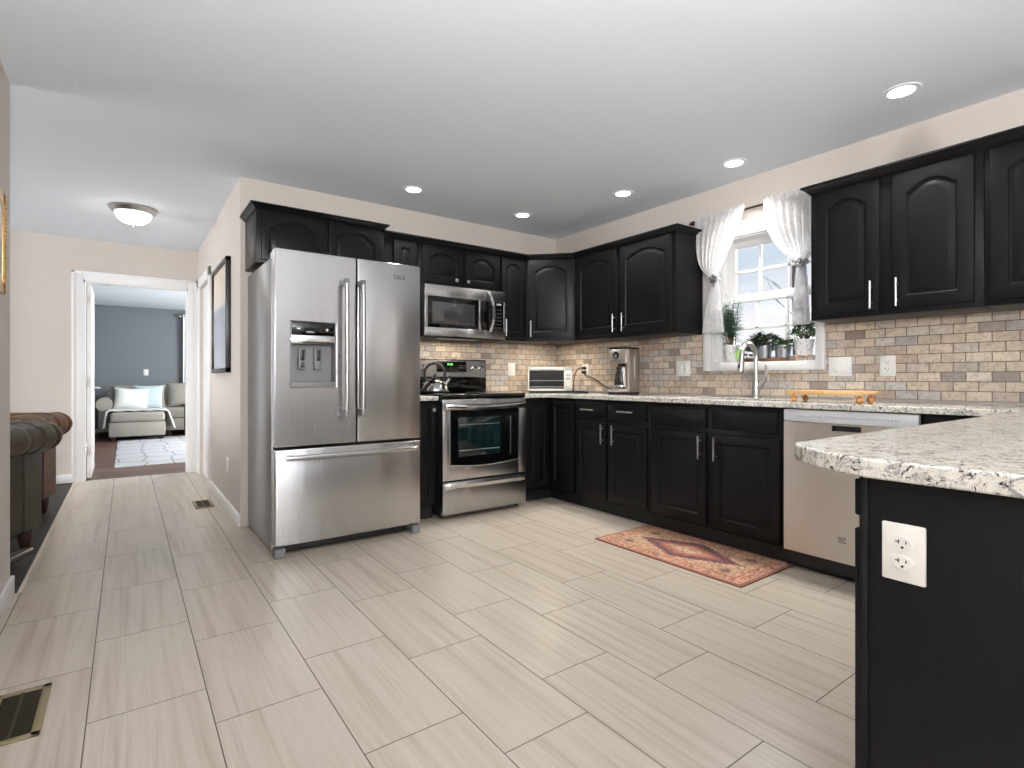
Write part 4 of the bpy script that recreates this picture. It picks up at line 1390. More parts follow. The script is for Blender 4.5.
plate('light_switch', 'white plate on the slate blue wall above the sofa', 'switch', (0.32, 12.8, 1.16), 0, 0.08, 0.12, 1, 'switches and outlets')
plate('outlet', 'white outlet on the black end panel of the peninsula', 'outlet', (0.9775, 0.3145, 0.761), R90, 0.058, 0.090, 'outlet', 'switches and outlets')

# ------------------------------------------------------------------ countertop things
# toaster oven standing on a black tray in the corner
tr_ = thing('baking_tray', 'thin black tray lying under the toaster oven', 'tray', (3.17, 3.74, CT), -0.62)
obj('tray_base', MB().box(-0.22, 0.30, -0.15, 0.12, 0.0, 0.006, 0.002), M['blackmatte'], tr_)
obj('rim', MB().box(-0.22, 0.30, -0.15, -0.142, 0.004, 0.013, 0.001).box(-0.22, 0.30, 0.112, 0.12, 0.004, 0.013, 0.001).box(-0.22, -0.212, -0.15, 0.12, 0.004, 0.013, 0.001).box(0.292, 0.30, -0.15, 0.12, 0.004, 0.013, 0.001), M['blackmatte'], tr_)
to = thing('toaster_oven', 'white toaster oven with glass door in the worktop corner', 'toaster oven', (3.12, 3.74, CT + 0.006), -0.62)
M['cream'] = mat('cream_white_enamel', srgb(222, 218, 210), 0.35)
for sx in (-0.17, 0.17):
    for sy in (-0.09, 0.09): obj('foot', MB().cyl((sx, sy, 0), (sx, sy, 0.016), 0.012), M['blackplastic'], to)
obj('body', MB().box(-0.197, 0.197, -0.115, 0.12, 0.014, 0.224, 0.008).box(-0.197, 0.197, -0.122, -0.11, 0.014, 0.035, 0.003).box(-0.197, 0.197, -0.122, -0.11, 0.196, 0.224, 0.003).box(-0.197, -0.185, -0.122, -0.11, 0.03, 0.20, 0.002)
    .box(0.122, 0.197, -0.122, -0.11, 0.014, 0.224, 0.003), M['cream'], to)
obj('door_glass', MB().box(-0.186, 0.123, -0.1195, -0.113, 0.034, 0.198), M['blackgloss'], to)
obj('handle', MB().cyl((-0.09, -0.145, 0.210), (0.03, -0.145, 0.210), 0.008, n=14).box(-0.088, -0.076, -0.145, -0.118, 0.203, 0.216, 0.002).box(0.016, 0.028, -0.145, -0.118, 0.203, 0.216, 0.002), M['whiteplastic'], to)
mb = MB().cyl((-0.18, -0.1205, 0.105), (0.118, -0.1205, 0.105), 0.003, n=8).cyl((-0.18, -0.1205, 0.05), (0.118, -0.1205, 0.05), 0.004, n=8)
obj('rack', mb, M['nickel'], to)
for z in (0.165, 0.062):
    obj('knob', MB().lathe([(0.02, 0), (0.019, 0.008), (0.014, 0.018), (0.0, 0.02)], (0.16, -0.122, z), 22, Matrix.Rotation(PI / 2, 3, 'X')), M['cream'], to)
obj('label_strip', MB().box(0.14, 0.18, -0.1232, -0.1215, 0.118, 0.127), M['greyplastic'], to)

# coffee maker facing the room
cm = thing('coffee_maker', 'stainless drip coffee maker with glass carafe on the worktop', 'coffee maker', (3.33, 2.995, CT), R90 + math.radians(14))
# local: x towards the camera (width), -y = out from the wall
obj('body', MB().box(-0.115, 0.085, -0.135, 0.075, 0.018, 0.042, 0.006).box(-0.10, 0.085, 0.015, 0.075, 0.04, 0.345, 0.010).box(0.045, 0.085, -0.12, 0.075, 0.04, 0.345, 0.008)
    .box(-0.115, 0.06, -0.135, 0.06, 0.235, 0.345, 0.012), M['steelwarm'], cm)
obj('base_foot', MB().box(-0.115, 0.085, -0.135, 0.075, 0, 0.020, 0.004), M['blackplastic'], cm)
obj('lid', MB().box(-0.112, 0.083, -0.130, 0.073, 0.344, 0.358, 0.004), M['blackplastic'], cm)
obj('inner_back', MB().box(-0.095, 0.046, 0.008, 0.017, 0.04, 0.236), M['blackmatte'], cm)
obj('display', MB().cyl((-0.035, -0.136, 0.296), (-0.035, -0.142, 0.296), 0.028, n=24), M['blackgloss'], cm)
obj('button', MB().cyl((-0.035, -0.140, 0.290), (-0.035, -0.146, 0.290), 0.015, n=20), M['steelbright'], cm)
obj('button_row', MB().box(-0.085, 0.02, -0.1375, -0.134, 0.252, 0.262), M['nickel'], cm)
obj('water_gauge', MB().box(0.0845, 0.0865, -0.035, -0.022, 0.125, 0.29), M['whiteplastic'], cm)
M['carafe'] = mat('smoky_glass', srgb(30, 32, 34), 0.05, spec=0.8)
cf = obj('carafe', MB().lathe([(0.0, 0.0), (0.052, 0.0), (0.062, 0.02), (0.064, 0.06), (0.055, 0.105), (0.042, 0.135), (0.044, 0.15), (0.0, 0.15)], (-0.025, -0.06, 0.045), 32), M['carafe'], cm)
obj('carafe_lid', MB().lathe([(0.046, 0.150), (0.046, 0.166), (0.0, 0.172)], (-0.025, -0.06, 0.045), 28), M['blackplastic'], cf)
obj('carafe_band', MB().lathe([(0.0645, 0.012), (0.0655, 0.018), (0.0645, 0.024)], (-0.025, -0.06, 0.045), 32), M['steelbright'], cf)
obj('carafe_handle', MB().tube([(0.015, -0.088, 0.20), (0.035, -0.13, 0.195), (0.045, -0.142, 0.15), (0.048, -0.140, 0.10), (0.045, -0.125, 0.06)], [0.010, 0.012, 0.012, 0.011, 0.008], 12), M['cream'], cf)

for o_ in [o_ for o_ in COL.objects if o_.parent == cm or (o_.parent and o_.parent.parent == cm)]:
    for v in o_.data.vertices: v.co = Vector((v.co.x * 0.92, v.co.y * 0.92, v.co.z * 1.07))

# plugs with cords
for (lab, z, pts) in (('black plug and cord of the toaster oven in the wall outlet', 1.132,
                       [(3.495, 3.69, 1.132), (3.46, 3.72, 1.125), (3.44, 3.75, 1.06), (3.43, 3.75, 0.97), (3.40, 3.72, 0.925), (3.36, 3.70, 0.9195)]),
                      ('black plug and cord of the coffee maker in the wall outlet', 1.093,
                       [(3.495, 3.68, 1.093), (3.47, 3.64, 1.075), (3.46, 3.50, 1.03), (3.465, 3.36, 0.96), (3.47, 3.24, 0.935), (3.46, 3.14, 0.925)])):
    t = thing('power_cord', lab, 'cord', (3.50, 3.68, z), 0, 'cords at the corner outlet')
    obj('plug', MB().box(3.482, 3.512, 3.665, 3.70, z - 0.013, z + 0.013, 0.005), M['blackplastic'], t, True)
    # smooth the cord
    P = [Vector(p) for p in pts]
    sm = []
    for i in range(len(P) - 1):
        p0, p1, p2, p3 = P[max(i - 1, 0)], P[i], P[i + 1], P[min(i + 2, len(P) - 1)]
        for k in range(6):
            u = k / 6
            sm.append(0.5 * ((2 * p1) + (p2 - p0) * u + (2 * p0 - 5 * p1 + 4 * p2 - p3) * u * u + (3 * p1 - p0 - 3 * p2 + p3) * u ** 3))
    sm.append(P[-1])
    obj('cord', MB().tube(sm, 0.0042, 8), M['blackplastic'], t, True)

# wooden riser board on ball feet
bd = thing('serving_board', 'pale wooden board on small ball feet above the dishwasher', 'board', (3.05, 1.315, CT))
obj('board_top', MB().box(2.965, 3.135, 1.125, 1.505, 0.949, 0.962, 0.003), M['board'], bd, True)
obj('rim', MB().box(2.961, 2.970, 1.121, 1.509, 0.946, 0.968, 0.003).box(3.130, 3.139, 1.121, 1.509, 0.946, 0.968, 0.003), M['board'], bd, True)
for (x, y) in ((2.985, 1.478), (3.118, 1.478), (2.985, 1.15), (3.118, 1.15)):
    obj('foot', MB().sphere((x, y, CT + 0.018), 0.018).cyl((x, y, CT + 0.03), (x, y, 0.95), 0.008), M['boardfoot'], bd, True)

# ------------------------------------------------------------------ window-sill plants
SZ = WZ0 + 0.005


def leaf(mb, p, d, l, w, curl=0.3, up=Vector((0, 0, 1))):
    p, d = Vector(p), Vector(d).normalized()
    s_ = d.cross(up)
    if s_.length < 1e-3: s_ = Vector((1, 0, 0))
    s_.normalize()
    nn = s_.cross(d).normalized()
    rings = []
    pts_c, pts_l, pts_r = [], [], []
    K = 5
    for k in range(K + 1):
        u = k / K
        c_ = p + d * l * u - nn * (curl * l * u * u) + nn * 0
        hw = w * math.sin(PI * min(1, 0.06 + u * 0.94)) ** 0.8 * 0.5
        pts_c.append(mb.bm.verts.new(c_ - nn * 0.12 * w))
        pts_l.append(mb.bm.verts.new(c_ + s_ * hw))
        pts_r.append(mb.bm.verts.new(c_ - s_ * hw))
    for k in range(K):
        mb._face((pts_l[k], pts_c[k], pts_c[k + 1], pts_l[k + 1]))
        mb._face((pts_c[k], pts_r[k], pts_r[k + 1], pts_c[k + 1]))


def pot(t, c, r0, r1, h, m, rim=0.004):
    obj('pot', MB().lathe([(0, 0), (r0, 0), (r1, h - 0.012), (r1 + rim, h - 0.012), (r1 + rim, h), (r1 - 0.004, h), (r1 - 0.006, h - 0.015), (0, h - 0.015)], c, 32), m, t, True)
    obj('soil', MB().lathe([(0, h - 0.013), (r1 - 0.006, h - 0.013), (r1 - 0.006, h - 0.018), (0, h - 0.018)], c, 24), M['soil'], t, True)


XP = 3.575
# tall feathery herb, left
c0 = (XP, 2.218, SZ)
t = thing('potted_herb', 'tall feathery herb in a tapered speckled white pot, left on the sill', 'plant', c0, 0, 'potted plants on the window sill')
pot(t, c0, 0.040, 0.055, 0.125, M['pot'])
rr = random.Random(11)
stm, lf = MB(), MB()
for k in range(13):
    bx, by = XP + rr.uniform(-.02, .02), 2.218 + rr.uniform(-.02, .02)
    top = Vector((XP + rr.uniform(-.05, .03), 2.222 + rr.uniform(-.075, .07), SZ + rr.uniform(0.30, 0.48)))
    b0 = Vector((bx, by, SZ + 0.11))
    mid = (b0 + top) / 2 + Vector((rr.uniform(-.015, .015), rr.uniform(-.03, .03), 0))
    stm.tube([b0, mid, top], [0.003, 0.0025, 0.0012], 6)
    for j in range(70):
        u = 0.38 + 0.62 * j / 70
        q = b0.lerp(mid, u * 2) if u < 0.5 else mid.lerp(top, u * 2 - 1)
        a = j * 2.4
        rad = 0.022 * rr.random()
        q = q + Vector((math.cos(a) * rad, math.sin(a) * rad, rr.uniform(-.01, .01)))
        leaf(lf, q, (math.cos(a), math.sin(a), rr.uniform(-.1, .6)), rr.uniform(0.024, 0.038), 0.0095, 0.15)
obj('stems', stm, M['stem'], t, True)
obj('foliage', lf, M['leafblue'], t, True)
lf = MB()
for k in range(26):
    a = rr.uniform(0, 2 * PI)
    leaf(lf, (XP + rr.uniform(-.03, .03), 2.225 + rr.uniform(-.05, .03), SZ + rr.uniform(.13, .2)), (math.cos(a), math.sin(a), rr.uniform(.1, .9)), 0.05, 0.022, 0.4)
obj('lower_leaves', lf, M['leafmid'], t, True)
lf = MB()
for (dy, dz, l) in ((-0.03, 0.0, 0.075), (-0.045, 0.012, 0.06)):
    leaf(lf, (XP - 0.01, 2.155, SZ + 0.085 + dz), (-0.2, dy * 3, -0.6), l, 0.03, 0.2)
obj('sunlit_leaf', lf, M['leafsunlit'], t, True)

# wooden tray with two zinc pots
tw = thing('plant_tray', 'dark wooden tray under the two zinc pots on the sill', 'tray', (XP, 1.93, SZ))
M['traywood'] = m_wood('tray_wood', srgb(92, 62, 46), srgb(124, 86, 64), axis=1, plank=0.2, length=2)
obj('base', MB().box(XP - 0.055, XP + 0.050, 1.765, 2.105, SZ, SZ + 0.012, 0.002), M['traywood'], tw, True)
obj('rim', MB().box(XP - 0.055, XP - 0.048, 1.765, 2.105, SZ + 0.01, SZ + 0.022, 0.002).box(XP + 0.043, XP + 0.050, 1.765, 2.105, SZ + 0.01, SZ + 0.022, 0.002), M['traywood'], tw, True)


def bushy(name, label, c0, r0, r1, h, potm, leafm, n, spread, height, lw, seed, droop=0.0):
    t = thing(name, label, 'plant', c0, 0, 'potted plants on the window sill')
    pot(t, c0, r0, r1, h, potm)
    rr = random.Random(seed)
    lf, stm = MB(), MB()
    base = Vector(c0) + Vector((0, 0, h - 0.01))
    for k in range(n):
        a = rr.uniform(0, 2 * PI)
        rad = math.sqrt(rr.random())
        tip = base + Vector((math.cos(a) * spread[0] * rad, math.sin(a) * spread[1] * rad, height * (0.35 + 0.65 * (1 - rad * rad)) * rr.uniform(0.7, 1.05) - droop * rad))
        if k % 3 == 0: stm.tube([base + Vector((math.cos(a) * 0.015, math.sin(a) * 0.015, 0)), base.lerp(tip, 0.5) + Vector((0, 0, 0.012)), tip], [0.002, 0.0016, 0.001], 5)
        for j in range(3):
            b = a + rr.uniform(-1.6, 1.6)
            leaf(lf, tip + Vector((rr.uniform(-.01, .01), rr.uniform(-.012, .012), rr.uniform(-.02, .005))), (math.cos(b), math.sin(b), rr.uniform(-.2, .9)), lw * rr.uniform(1.3, 2.0), lw * rr.uniform(.7, 1.0), 0.35)
    obj('stems', stm, M['stem'], t, True)
    obj('foliage', lf, leafm, t, True)
    return t


bushy('potted_succulent', 'wide dark bushy plant in a zinc pot on the wooden tray', (XP, 1.972, SZ + 0.012), 0.044, 0.052, 0.10, M['zinc'], M['leafdark'], 190, (0.05, 0.14), 0.10, 0.019, 21, 0.01)
bushy('potted_ivy', 'green leafy plant in the right-hand zinc pot on the tray', (XP, 1.84, SZ + 0.012), 0.044, 0.052, 0.095, M['zinc'], M['leafmid'], 40, (0.05, 0.10), 0.07, 0.024, 33, 0.03)
t = thing('trailing_plant', 'dark leaf cluster hanging between the herb and the zinc pots', 'plant', (XP - 0.02, 2.085, SZ + 0.01))
lf = MB()
rr = random.Random(9)
for k in range(14):
    a = rr.uniform(0, 2 * PI)
    leaf(lf, (XP - 0.02 + rr.uniform(-.015, .015), 2.085 + rr.uniform(-.03, .03), SZ + rr.uniform(.05, .125)), (math.cos(a), math.sin(a), rr.uniform(-.5, .4)), 0.05, 0.034, 0.3)
obj('foliage', lf, M['leafdark'], t, True)
obj('stems', MB().tube([(XP - 0.02, 2.085, SZ), (XP - 0.022, 2.083, SZ + 0.06), (XP - 0.02, 2.088, SZ + 0.12)], 0.0022, 6), M['stem'], t, True)
stt = thing('plant_stand', 'small pale wooden stand under the white pot on the right', 'stand', (XP, 1.703, SZ))
M['palewood'] = mat('pale_wood', srgb(206, 176, 146), 0.5)
obj('stand_top', MB().box(XP - 0.04, XP + 0.04, 1.648, 1.758, SZ + 0.028, SZ + 0.036, 0.002), M['palewood'], stt, True)
for dx in (-0.03, 0.03):
    for y in (1.672, 1.735): obj('leg', MB().box(XP + dx - 0.006, XP + dx + 0.006, y - 0.006, y + 0.006, SZ, SZ + 0.03), M['palewood'], stt, True)
bushy('potted_plant', 'upright leafy plant in a white pot on a wooden stand, right on the sill', (XP, 1.703, SZ + 0.036), 0.048, 0.058, 0.10, M['pot'], M['leafmid'], 110, (0.05, 0.085), 0.135, 0.020, 41)

# ------------------------------------------------------------------ lace curtains on a rod
rod = thing('curtain_rod', 'dark metal curtain rod with a ball finial above the window', 'curtain rod', (3.465, 2.0, 2.2))
obj('rod', MB().cyl((3.465, 2.45, 2.203), (3.465, 1.497, 2.203), 0.0075, n=14), M['bronze'], rod, True)
obj('finial', MB().sphere((3.465, 2.468, 2.203), 0.017, 1, 1.1, 1).lathe([(0.012, -0.006), (0.012, 0.006)], (3.465, 2.448, 2.203), 16, Matrix.Rotation(PI / 2, 3, 'X')).sphere((3.465, 2.49, 2.203), 0.008), M['bronze'], rod, True)
obj('bracket', MB().box(3.46, XW, 2.434, 2.442, 2.196, 2.21), M['bronze'], rod, True)


def lace(label, top, tie, bot, zt, ztie, zb, seed, eo, ei):
    """top=(left,right) tie=(left,right) bot=(left,right): world Y of the edges seen from the room"""
    t = thing('lace_curtain', label, 'curtain', (3.465, (top[0] + top[1]) / 2, zb), 0, 'lace curtains at the kitchen window')
    rr = random.Random(seed)
    ph = [rr.uniform(0, 6) for _ in range(4)]

    def fn(u, v):
        vt = (zt - ztie) / (zt - zb)
        if v < vt:
            s_ = v / vt
            yl = top[0] + (tie[0] - top[0]) * (s_ ** eo)
            yr = top[1] + (tie[1] - top[1]) * (s_ ** ei)
            zz = zt + (ztie - zt) * s_
            amp = 0.005 + 0.014 * min(1, max(0, (s_ - 0.08) / 0.3))
        else:
            s_ = (v - vt) / (1 - vt)
            f = s_ ** 0.75
            yl = tie[0] + (bot[0] - tie[0]) * f
            yr = tie[1] + (bot[1] - tie[1]) * f
            zz = ztie + (zb - ztie) * s_
            amp = 0.010 + 0.010 * f
        y = yl + (yr - yl) * u
        x = 3.449 + amp * math.sin(u * 2 * PI * 8 + ph[0]) * (0.9 if v < vt else 0.7) + amp * 0.4 * math.sin(u * 2 * PI * 17 + ph[1] + v * 2)
        if v < 0.035: zz += 0.009 * math.sin(u * 2 * PI * 13 + ph[2]) + 0.005 * math.sin(u * 2 * PI * 29 + ph[3])
        elif v < 0.07: x -= 0.003
        return (x, y, zz)
    o = obj('cloth', MB().grid(120, 70, fn), M['lace'], t, True, smooth=80)
    # bow-shaped tie-back
    yt = (tie[0] + tie[1]) / 2
    mb = MB()
    for k in range(5):
        a = 2 * PI * k / 5 + 0.3
        mb.sphere((3.428, yt + 0.020 * math.cos(a), ztie + 0.020 * math.sin(a)), 0.013, 0.6, 1, 1, 12, 8)
    mb.sphere((3.420, yt, ztie), 0.009, 1, 1, 1, 12, 8)
    mb.tube([(3.425, yt, ztie - 0.02), (3.427, yt - 0.008, ztie - 0.06)], [0.005, 0.003], 8)
    obj('tieback_flower', mb, M['zinc'] if seed > 1 else M['darkgrey'], t, True)
    obj('tieback_band', MB().lathe([(0.034, -0.008), (0.036, 0), (0.034, 0.008)], (3.462, yt, ztie), 20), M['lace'], t, True)
    return t


M['darkgrey'] = mat('dark_grey_ribbon', srgb(78, 78, 82), 0.5)
lace('white lace curtain tied back on the left of the window', (2.435, 2.035), (2.295, 2.245), (2.375, 2.205), 2.232, 1.752, 1.365, 1, 5.0, 1.15)
lace('white lace curtain tied back on the right of the window', (1.502, 1.905), (1.632, 1.682), (1.605, 1.712), 2.232, 1.765, 1.375, 2, 3.0, 2.6)

# ------------------------------------------------------------------ rug, floor registers
rg_ = obj('rug', MB().box(-0.27, 0.27, -0.50, 0.50, 0, 0.009, 0.003), M['rug'])
rg_.location = (2.715, 1.972, 0.0005)
rg_.rotation_euler = (0, 0, 0.012)
tag(rg_, 'small red and cream persian-pattern rug before the sink cabinet', 'rug')


def register(label, x0, x1, y0, y1, m, n, axis):
    t = thing('floor_register', label, 'floor vent', ((x0 + x1) / 2, (y0 + y1) / 2, 0), 0, 'floor registers')
    b = 0.022
    mb = MB()
    for (a0, a1, b0, b1) in ((x0, x1, y0, y0 + b), (x0, x1, y1 - b, y1), (x0, x0 + b, y0, y1), (x1 - b, x1, y0, y1)):
        mb.box(a0, a1, b0, b1, 0, 0.006, 0.002)
    obj('frame', mb, m, t, True)
    obj('well', MB().box(x0 + b, x1 - b, y0 + b, y1 - b, 0, 0.0012), M['blackmatte'], t, True)
    mb = MB()
    for k in range(n):
        y = y0 + b + (y1 - y0 - 2 * b) * (k + 0.5) / n
        mb.box(x0 + b, x1 - b, y - 0.0022, y + 0.0022, 0.001, 0.0045)
    mb.box((x0 + x1) / 2 - 0.004, (x0 + x1) / 2 + 0.004, y0 + b, y1 - b, 0.001, 0.005)
    obj('grille', mb, M['darkbrass'], t, True)


register('brass floor register in the near left corner of the tile floor', -0.343, -0.202, 2.05, 2.372, M['brass'], 22, 0)
register('brass floor register far down the hall beside the baseboard', 0.448, 0.582, 4.89, 5.20, M['brass'], 20, 0)

# ------------------------------------------------------------------ ceiling lights
for (x, y, lab) in ((1.734, 3.649, 'round recessed ceiling light above the refrigerator'), (2.763, 3.668, 'round recessed ceiling light in the far kitchen corner'),
                    (3.062, 2.795, 'round recessed ceiling light left of the window'), (3.217, 1.976, 'round recessed ceiling light over the window and sink'),
                    (3.077, 1.002, 'round recessed ceiling light nearest the camera, over the right cabinets')):
    t = thing('recessed_light', lab, 'ceiling light', (x, y, H), 0, 'recessed ceiling lights')
    zc = H - 0.001
    obj('trim_ring', MB().lathe([(0.082, 0), (0.080, -0.004), (0.060, -0.005), (0.056, -0.002), (0.056, 0)], (x, y, zc), 40), M['ceiling'], t, True)
    obj('diffuser', MB().lathe([(0.0, -0.003), (0.052, -0.003), (0.055, -0.001), (0, -0.001)], (x, y, zc), 36), M['lamp'], t, True)
    area_light('downlight', (0, 0, -0.02), (0, 0, 0), 0.11, 0.11, 6.6, (1.0, 0.95, 0.88), t, 'DISK', math.radians(108))

hl = thing('flush_ceiling_light', 'domed white glass ceiling light with grey rim in the hall', 'ceiling light', (0.05, 5.42, H))
obj('rim', MB().lathe([(0.165, 0.003), (0.168, -0.012), (0.158, -0.022), (0.150, -0.034), (0.140, -0.042), (0.128, -0.042), (0.128, 0.003)], (0.05, 5.42, H), 48), M['nickel'], hl, True)
obj('dome', MB().lathe([(0.130, -0.036), (0.128, -0.055), (0.112, -0.088), (0.080, -0.115), (0.040, -0.128), (0.0, -0.131)], (0.05, 5.42, H), 48), M['dome'], hl, True)
obj('finial', MB().lathe([(0.0, -0.126), (0.020, -0.128), (0.018, -0.136), (0.008, -0.140), (0.006, -0.150), (0, -0.154)], (0.05, 5.42, H), 24), M['nickel'], hl, True)
pl = bpy.data.lights.new('hall_bulb', 'POINT')
pl.energy = 1.6
pl.shadow_soft_size = 0.12
pl.color = (1.0, 0.95, 0.88)
plo = bpy.data.objects.new('hall_bulb', pl)
COL.objects.link(plo)
plo.parent = hl
plo.location = (0, 0, -0.26)
area_light('hall_downlight', (0, 0, -0.16), (0, 0, 0), 0.2, 0.2, 5, (1.0, 0.95, 0.88), hl, 'DISK', math.radians(115))

pn = thing('pendant_lamp', 'clear glass pendant lamp cut off by the right edge of the picture', 'pendant lamp', (2.235, 0.345, H))
M['pendglass'] = mat('frosted_glass', srgb(250, 250, 250), 0.2, spec=0.6, trans=0.15)
obj('canopy', MB().lathe([(0.06, 0), (0.058, -0.02), (0.02, -0.028), (0.0, -0.028)], (2.235, 0.345, H), 32), M['nickel'], pn, True)
obj('cord', MB().cyl((2.235, 0.345, H - 0.02), (2.235, 0.345, 2.06), 0.0035, n=8), M['blackplastic'], pn, True)
obj('socket', MB().lathe([(0.0, 0.05), (0.018, 0.045), (0.022, 0.0), (0.02, -0.04), (0, -0.04)], (2.235, 0.345, 2.03), 24), M['nickel'], pn, True)
obj('lamp_shade', MB().lathe([(0.022, 0.19), (0.05, 0.17), (0.060, 0.12), (0.062, 0.04), (0.055, 0.005), (0.050, 0.0), (0.052, 0.01), (0.058, 0.04), (0.056, 0.12), (0.047, 0.165), (0.022, 0.184)], (2.235, 0.345, 1.857), 40), M['pendglass'], pn, True)

# unseen uplighters added behind the photographer to brighten the ceiling
def fill_uplight(label, x, y, power, lean=0.0, turn=0.0):
    t = thing('added_uplight', label, 'floor lamp', (x, y, 0), turn, 'added fill uplighters')
    obj('base', MB().lathe([(0.0, 0.0), (0.14, 0.0), (0.14, 0.015), (0.02, 0.035), (0.0, 0.035)], (0, 0, 0), 32), M['nickel'], t)
    obj('pole', MB().cyl((0, 0, 0.03), (0, 0, 1.42), 0.012), M['nickel'], t)
    mb = MB().lathe([(0.015, 0.0), (0.08, 0.02), (0.16, 0.10), (0.19, 0.16), (0.185, 0.16), (0.155, 0.10), (0.075, 0.03), (0.0, 0.02)], (0, 0, 0), 36)
    mb.bm.transform(Matrix.Translation((0, 0, 1.41)) @ Matrix.Rotation(-lean, 4, 'X'))
    obj('bowl', mb, M['nickel'], t)
    p = Matrix.Translation((0, 0, 1.41)) @ Matrix.Rotation(-lean, 4, 'X') @ Vector((0, 0, 0.155))
    area_light('fill_bulb', p, (PI - lean, 0, 0), 0.30, 0.30, power, (1.0, 0.985, 0.965), t, 'DISK')


fill_uplight('added fill uplighter leaning forward, just behind the photographer', 0.75, -0.9, 11, math.radians(35), math.radians(-32))
fill_uplight('added fill uplighter leaning towards the hall, behind the photographer', 0.05, -1.0, 132, math.radians(35), math.radians(5))
fill_uplight('added fill uplighter standing far behind the photographer', 0.5, -4.0, 215)

# ------------------------------------------------------------------ pictures
t = thing('framed_picture', 'tall pale landscape print in a dark frame on the hall wall', 'picture', (XH, 4.945, 1.07))
y0, y1, z0, z1, b = 4.53, 5.36, 1.082, 1.962, 0.035
mb = MB()
for (a0, a1, c0_, c1_) in ((y0, y0 + b, z0, z1), (y1 - b, y1, z0, z1), (y0, y1, z0, z0 + b), (y0, y1, z1 - b, z1)):
    mb.box(XH - 0.035, XH - 0.001, a0, a1, c0_, c1_, 0.003)
obj('frame', mb, M['framedark'], t, True)
obj('print', MB().box(XH - 0.020, XH - 0.002, y0 + b, y1 - b, z0 + b, z1 - b), M['print'], t, True)
t = thing('framed_picture', 'gilded picture frame on the wall end at the left edge', 'picture', (XL, 2.95, 1.40))
y0, y1, z0, z1, b = 2.55, 3.29, 1.41, 1.86, 0.05
mb = MB()
for (a0, a1, c0_, c1_) in ((y0, y0 + b, z0, z1), (y1 - b, y1, z0, z1), (y0, y1, z0, z0 + b), (y0, y1, z1 - b, z1)):
    mb.box(XL + 0.001, XL + 0.010, a0, a1, c0_, c1_, 0.003)
k = z0 + 0.01
while k < z1 - 0.01:
    mb.sphere((XL + 0.010, y1 - 0.015, k), 0.006, 1, 1, 1, 10, 6)
    k += 0.017
obj('frame', mb, M['gold'], t, True)
obj('print', MB().box(XL + 0.001, XL + 0.006, y0 + b, y1 - b, z0 + b, z1 - b), M['print'], t, True)

# ------------------------------------------------------------------ leather armchairs in the living room


def armchair(label, loc, rz, lm, rail):
    """local: back runs along -x from the origin, outer back faces -y, chair faces +y"""
    t = thing('leather_armchair', label, 'armchair', loc, rz, 'leather armchairs')
    Wd = 0.90
    zc, r = 0.675, 0.105

    def roll(p, axis, L, pleats):
        rings = []
        nseg = 72
        for k in range(nseg + 1):
            u = k / nseg
            s_ = u * L
            rad = r
            e = min(s_, L - s_)
            if e < 0.05: rad = r * (0.72 + 0.28 * math.sqrt(max(0, 1 - (1 - e / 0.05) ** 2)))
            for pc in pleats:
                rad -= 0.011 * math.exp(-((s_ - pc) / 0.010) ** 2)
            ring = []
            for j in range(28):
                a = 2 * PI * j / 28
                cx, cz = rad * math.cos(a) * 1.05, rad * math.sin(a) * 0.92
                q = (p[0] - s_, p[1] + cx, p[2] + cz) if axis == 'x' else (p[0] + cx, p[1] + s_, p[2] + cz)
                ring.append(q)
            rings.append(ring)
        return MB().loops(rings)
    bk = obj('back', MB().box(-Wd, 0, 0.0, 0.2, 0.115, 0.66, 0.03, 4), lm, t)
    obj('back_roll', roll((0.055, 0.02, zc), 'x', Wd + 0.11, [0.075, 0.215, 0.245, 0.275, 0.305, 0.33, 0.6, 0.64, 0.68]), lm, t)
    for x in (-0.185, -0.48, -0.76):
        obj('seam', MB().tube([(x, -0.001, 0.13), (x, -0.002, 0.4), (x, -0.001, 0.6)], 0.004, 6), M['blackmatte'], t)
    for s_, x in ((0, 0.0), (1, -Wd)):
        xa = -0.16 if s_ == 0 else -Wd
        obj('arm', MB().box(xa, xa + 0.16, 0.15, 0.88, 0.115, 0.64, 0.03, 4), lm, t)
        obj('arm_roll', roll((xa + (0.12 if s_ == 0 else 0.04), 0.03, zc), 'y', 0.88, [0.7, 0.75, 0.8]), lm, t)
    obj('seat', MB().box(-Wd + 0.15, -0.15, 0.18, 0.86, 0.12, 0.30, 0.02, 3), lm, t)
    obj('seat_cushion', MB().box(-Wd + 0.165, -0.165, 0.19, 0.90, 0.30, 0.46, 0.05, 5), lm, t)
    for (x, y) in ((-0.07, 0.06), (-Wd + 0.07, 0.06), (-0.07, 0.82), (-Wd + 0.07, 0.82)):
        obj('foot', MB().lathe([(0.018, 0.0), (0.028, 0.03), (0.036, 0.08), (0.038, 0.118)], (x, y, -0.004), 18), M['footwood'], t)
    if rail:
        obj('metal_base_rail', MB().box(-0.52, -0.16, -0.035, 0.02, -0.004, 0.03, 0.004).box(-0.40, -0.34, -0.01, 0.3, 0.0, 0.05, 0.004), M['nickel'], t)
    return t


M['footwood'] = mat('red_brown_wood', srgb(48, 24, 17), 0.45)
armchair('near olive-brown leather armchair with pleated rolled back, beside the left wall end', (-0.415, 4.40, 0), math.radians(67), M['leather'], True)
armchair('far brown leather armchair with rolled back, behind the olive-brown one', (-0.435, 5.50, 0), math.radians(67), M['leatherbrown'], False)

